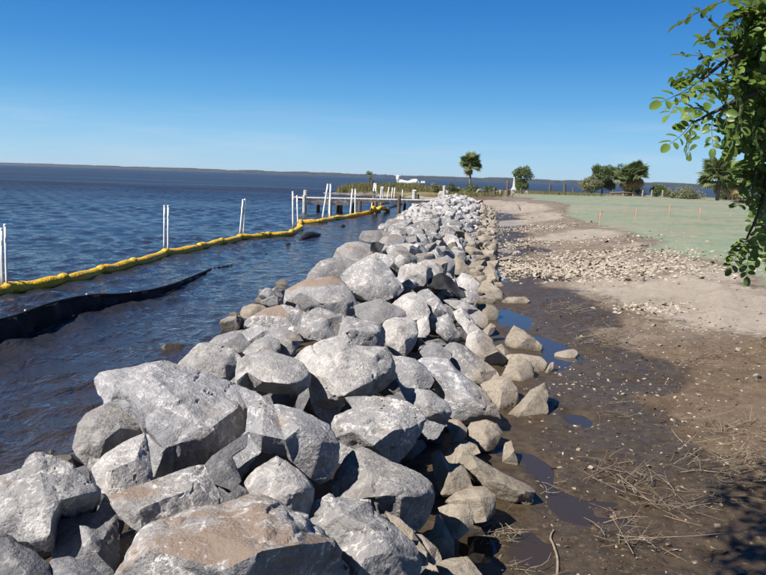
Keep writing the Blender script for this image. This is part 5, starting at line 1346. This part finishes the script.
# single stones on the mud
def loose(px, py, s, mat, label, k, name='stone', fl=.6):
    p = ground_at(px, py); o = bpy.data.objects.new(name, LIB[mat][k % len(LIB[mat])]); COL.objects.link(o); o.location = p + Vector((0, 0, s * .22 * fl)); o.scale = (s, s * .8, s * fl); o.rotation_euler = (.1, .1, k * 1.3)
    return tag(o, label, 'stone')
for k, (px, py, s, mat, lab, fl) in enumerate((
    (641, 281, .16, 'w', 'bright white block standing on the sand by the shell bank', 1.1), (587, 266, .30, 'g', 'grey stone sitting on top of the shell bank', .8), (504, 260, .26, 't', 'flat tan stone on the mud left of the shell bank', .5),
    (757, 378, .12, 't', 'tan stone with a dark side at the right picture edge', .9), (590, 469, .045, 'w', 'small pale stone in the mud left of the twig litter', .7), (669, 546, .038, 't', 'pale pebble near the bottom in front of the leafy shadow', .7),
    (722, 506, .032, 'w', 'white chip of stone just left of the leafy shadow', .6), (717, 527, .05, 't', 'pale cracked stone on the mud beside the leafy shadow', .7), (721, 487, .055, 'g', 'grey stone below the straw heap at the right', .8),
    (713, 549, .03, 't', 'small tan pebble at the edge of the leafy shadow', .6), (598, 375, .05, 'w', 'pale stone in the patch of shells right of the tan slabs', .7), (699, 396, .07, 't', 'flat buff stone in the middle of the mud', .5),
    (623, 395, .06, 'g', 'grey stone in the mud above the round puddle', .6), (653, 326, .10, 'g', 'dark grey stone on the mud below the small shell heap', .7), (660, 346, .08, 't', 'brown stone on the mud right of the brush twigs', .7), (739, 350, .09, 'w', 'pale stone on the mud near the right edge', .6), (722, 446, .05, 'w', 'pale stone at the left end of the straw heap', .6))):
    loose(px, py, s, mat, lab, k, fl=fl)
# rubble slabs on the shell bank
for k, (px, py, s, lab) in enumerate(((578, 262, .24, 'grey slab half buried in the shell bank left of the grey stone'), (568, 270, .2, 'dark slab at the front of the shell bank'), (560, 262, .22, 'flat grey slab at the left of the shell bank'))):
    loose(px, py, s, 'g', lab, k + 3, 'slab', .4)

# ------------------------------------------------------------------ twigs, straw, stem
STRW = simple('bleached_straw', (.215, .172, .12), .85, .3, 20, kind='World', bump=.3)
TWG = simple('grey_driftwood_twig', (.17, .135, .098), .9, .35, 18, kind='World', bump=.4)
def twig_pile(px, py, a, b, n, L, r, label, mat, seed, h=.10, name='twig_pile', cat='twigs', main=0.0):
    rs = np.random.RandomState(seed); g = ground_at(px, py); root = bmesh.new()
    for k in range(int(n * .8)):
        x = g.x + float(np.clip(rs.normal(), -1.7, 1.7)) * a; y = g.y + float(np.clip(rs.normal(), -1.7, 1.7)) * b; ang = main + rs.normal(0, .75); l = L * rs.lognormal(-.1, .5)
        z = float(land(x, y, True)[0]) + abs(rs.normal()) * h * .5 + .006
        d = Vector((math.cos(ang), math.sin(ang), rs.normal(.06, .30))).normalized(); p = Vector((x, y, z)); pts = []
        bend = Vector((rs.normal(), rs.normal(), rs.normal() * .5)) * .34
        for j in range(4):
            q = p + d * l * (j / 3) + bend * l * (j / 3) ** 2
            q.z = max(q.z, float(land(q.x, q.y, True)[0]) + .004); pts.append(q)
        rr = r * .72 * rs.uniform(.5, 1.3); add_tube(root, pts, [rr, rr * .9, rr * .7, rr * .4], 4)
        if rs.rand() < .5:
            q = pts[1]; e = q + Vector((rs.normal() * .5, rs.normal() * .5, abs(rs.normal()) * .4)) * l * .5; add_tube(root, [q, q.lerp(e, .5) + bend * .1 * l, e], [rr * .6, rr * .5, rr * .25], 4)
    me = bpy.data.meshes.new(name); root.normal_update(); root.to_mesh(me); root.free()
    o = link_mesh(name, me, mat); return tag(o, label, cat)
twig_pile(603, 468, .16, .10, 26, .16, .0045, 'small tangle of grey twigs near the pale stone in the mud', TWG, 1)
twig_pile(630, 487, .22, .12, 44, .22, .005, 'long scraggly line of twigs across the middle of the near mud', TWG, 2, main=.5)
twig_pile(685, 507, .22, .10, 60, .17, .0045, 'dense tangle of twigs left of the leafy shadow', TWG, 3)
twig_pile(628, 545, .13, .09, 34, .16, .005, 'twig tangle nearest the bottom edge of the mud', TWG, 4)
twig_pile(625, 520, .05, .10, 9, .16, .005, 'few twigs lying end-on between two tangles', TWG, 14, main=1.6)
twig_pile(755, 478, .34, .30, 190, .19, .0055, 'big heap of bleached straw and stalks at the right edge of the mud', STRW, 5, .22, 'straw_heap', 'straw', main=.3)
twig_pile(735, 430, .38, .2, 60, .2, .005, 'spread of straw above the big straw heap', STRW, 6, .10, 'straw_heap', 'straw', main=.2)
twig_pile(692, 362, .18, .12, 60, .22, .006, 'dark tuft of dead grass in the middle of the mud', TWG, 7, .16, 'grass_tuft', 'dead grass')
twig_pile(595, 342, .24, .35, 70, .30, .007, 'brush of grey twigs right of the blue puddle', TWG, 8, .14)
twig_pile(560, 312, .22, .3, 40, .28, .007, 'clump of brown stalks beyond the thin puddle', TWG, 9, .12)
twig_pile(487, 541, .12, .10, 60, .13, .004, 'pale dead stalks at the foot of the lowest tan stones', STRW, 10, .08, 'straw_tuft', 'straw', main=.2)
twig_pile(556, 492, .10, .14, 20, .10, .0035, 'few thin straws lying on the wet film by the log-shaped stone', STRW, 11, .03, 'straw_tuft', 'straw')
twig_pile(640, 415, .40, .2, 40, .2, .004, 'thin scatter of stalks across the mud above the near tangles', TWG, 12, .05)
twig_pile(520, 572, .08, .06, 20, .09, .004, 'small tangle of pale stalks at the bottom edge left of the bent stem', STRW, 13, .05, 'straw_tuft', 'straw')
pts = [ground_at(px, py) + Vector((0, 0, dz)) for px, py, dz in ((556, 592, .01), (557.5, 572, .01), (557, 560, .015), (553, 548, .02), (550.5, 541, .015), (551.5, 536, .01), (554, 532, .005))]
bm = bmesh.new(); c = catmull(pts, 6); add_tube(bm, c, [.0105 - .004 * k / len(c) for k in range(len(c))], 8)
tag(from_bm('bent_stem', bm, STRW, None, True), 'pale bent stem lying on the mud at the bottom edge', 'stem')
# ------------------------------------------------------------------ air over the bay
bm = bmesh.new(); add_box(bm, (0, 0, 9.85), (26000, 26000, 24.3))
hz = NT('bay_air'); hz.t.nodes.remove(hz.b)
pv = hz.n('VolumePrincipled'); pv.inputs['Color'].default_value = (.80, .88, 1.0, 1); pv.inputs['Density'].default_value = 0.00007; pv.inputs['Anisotropy'].default_value = .2
hz.l(pv.outputs[0], hz.t.nodes['Material Output'].inputs['Volume'])
tag(from_bm('haze', bm, hz.m), 'thin bluish air over the bay and the shore', kind='stuff')
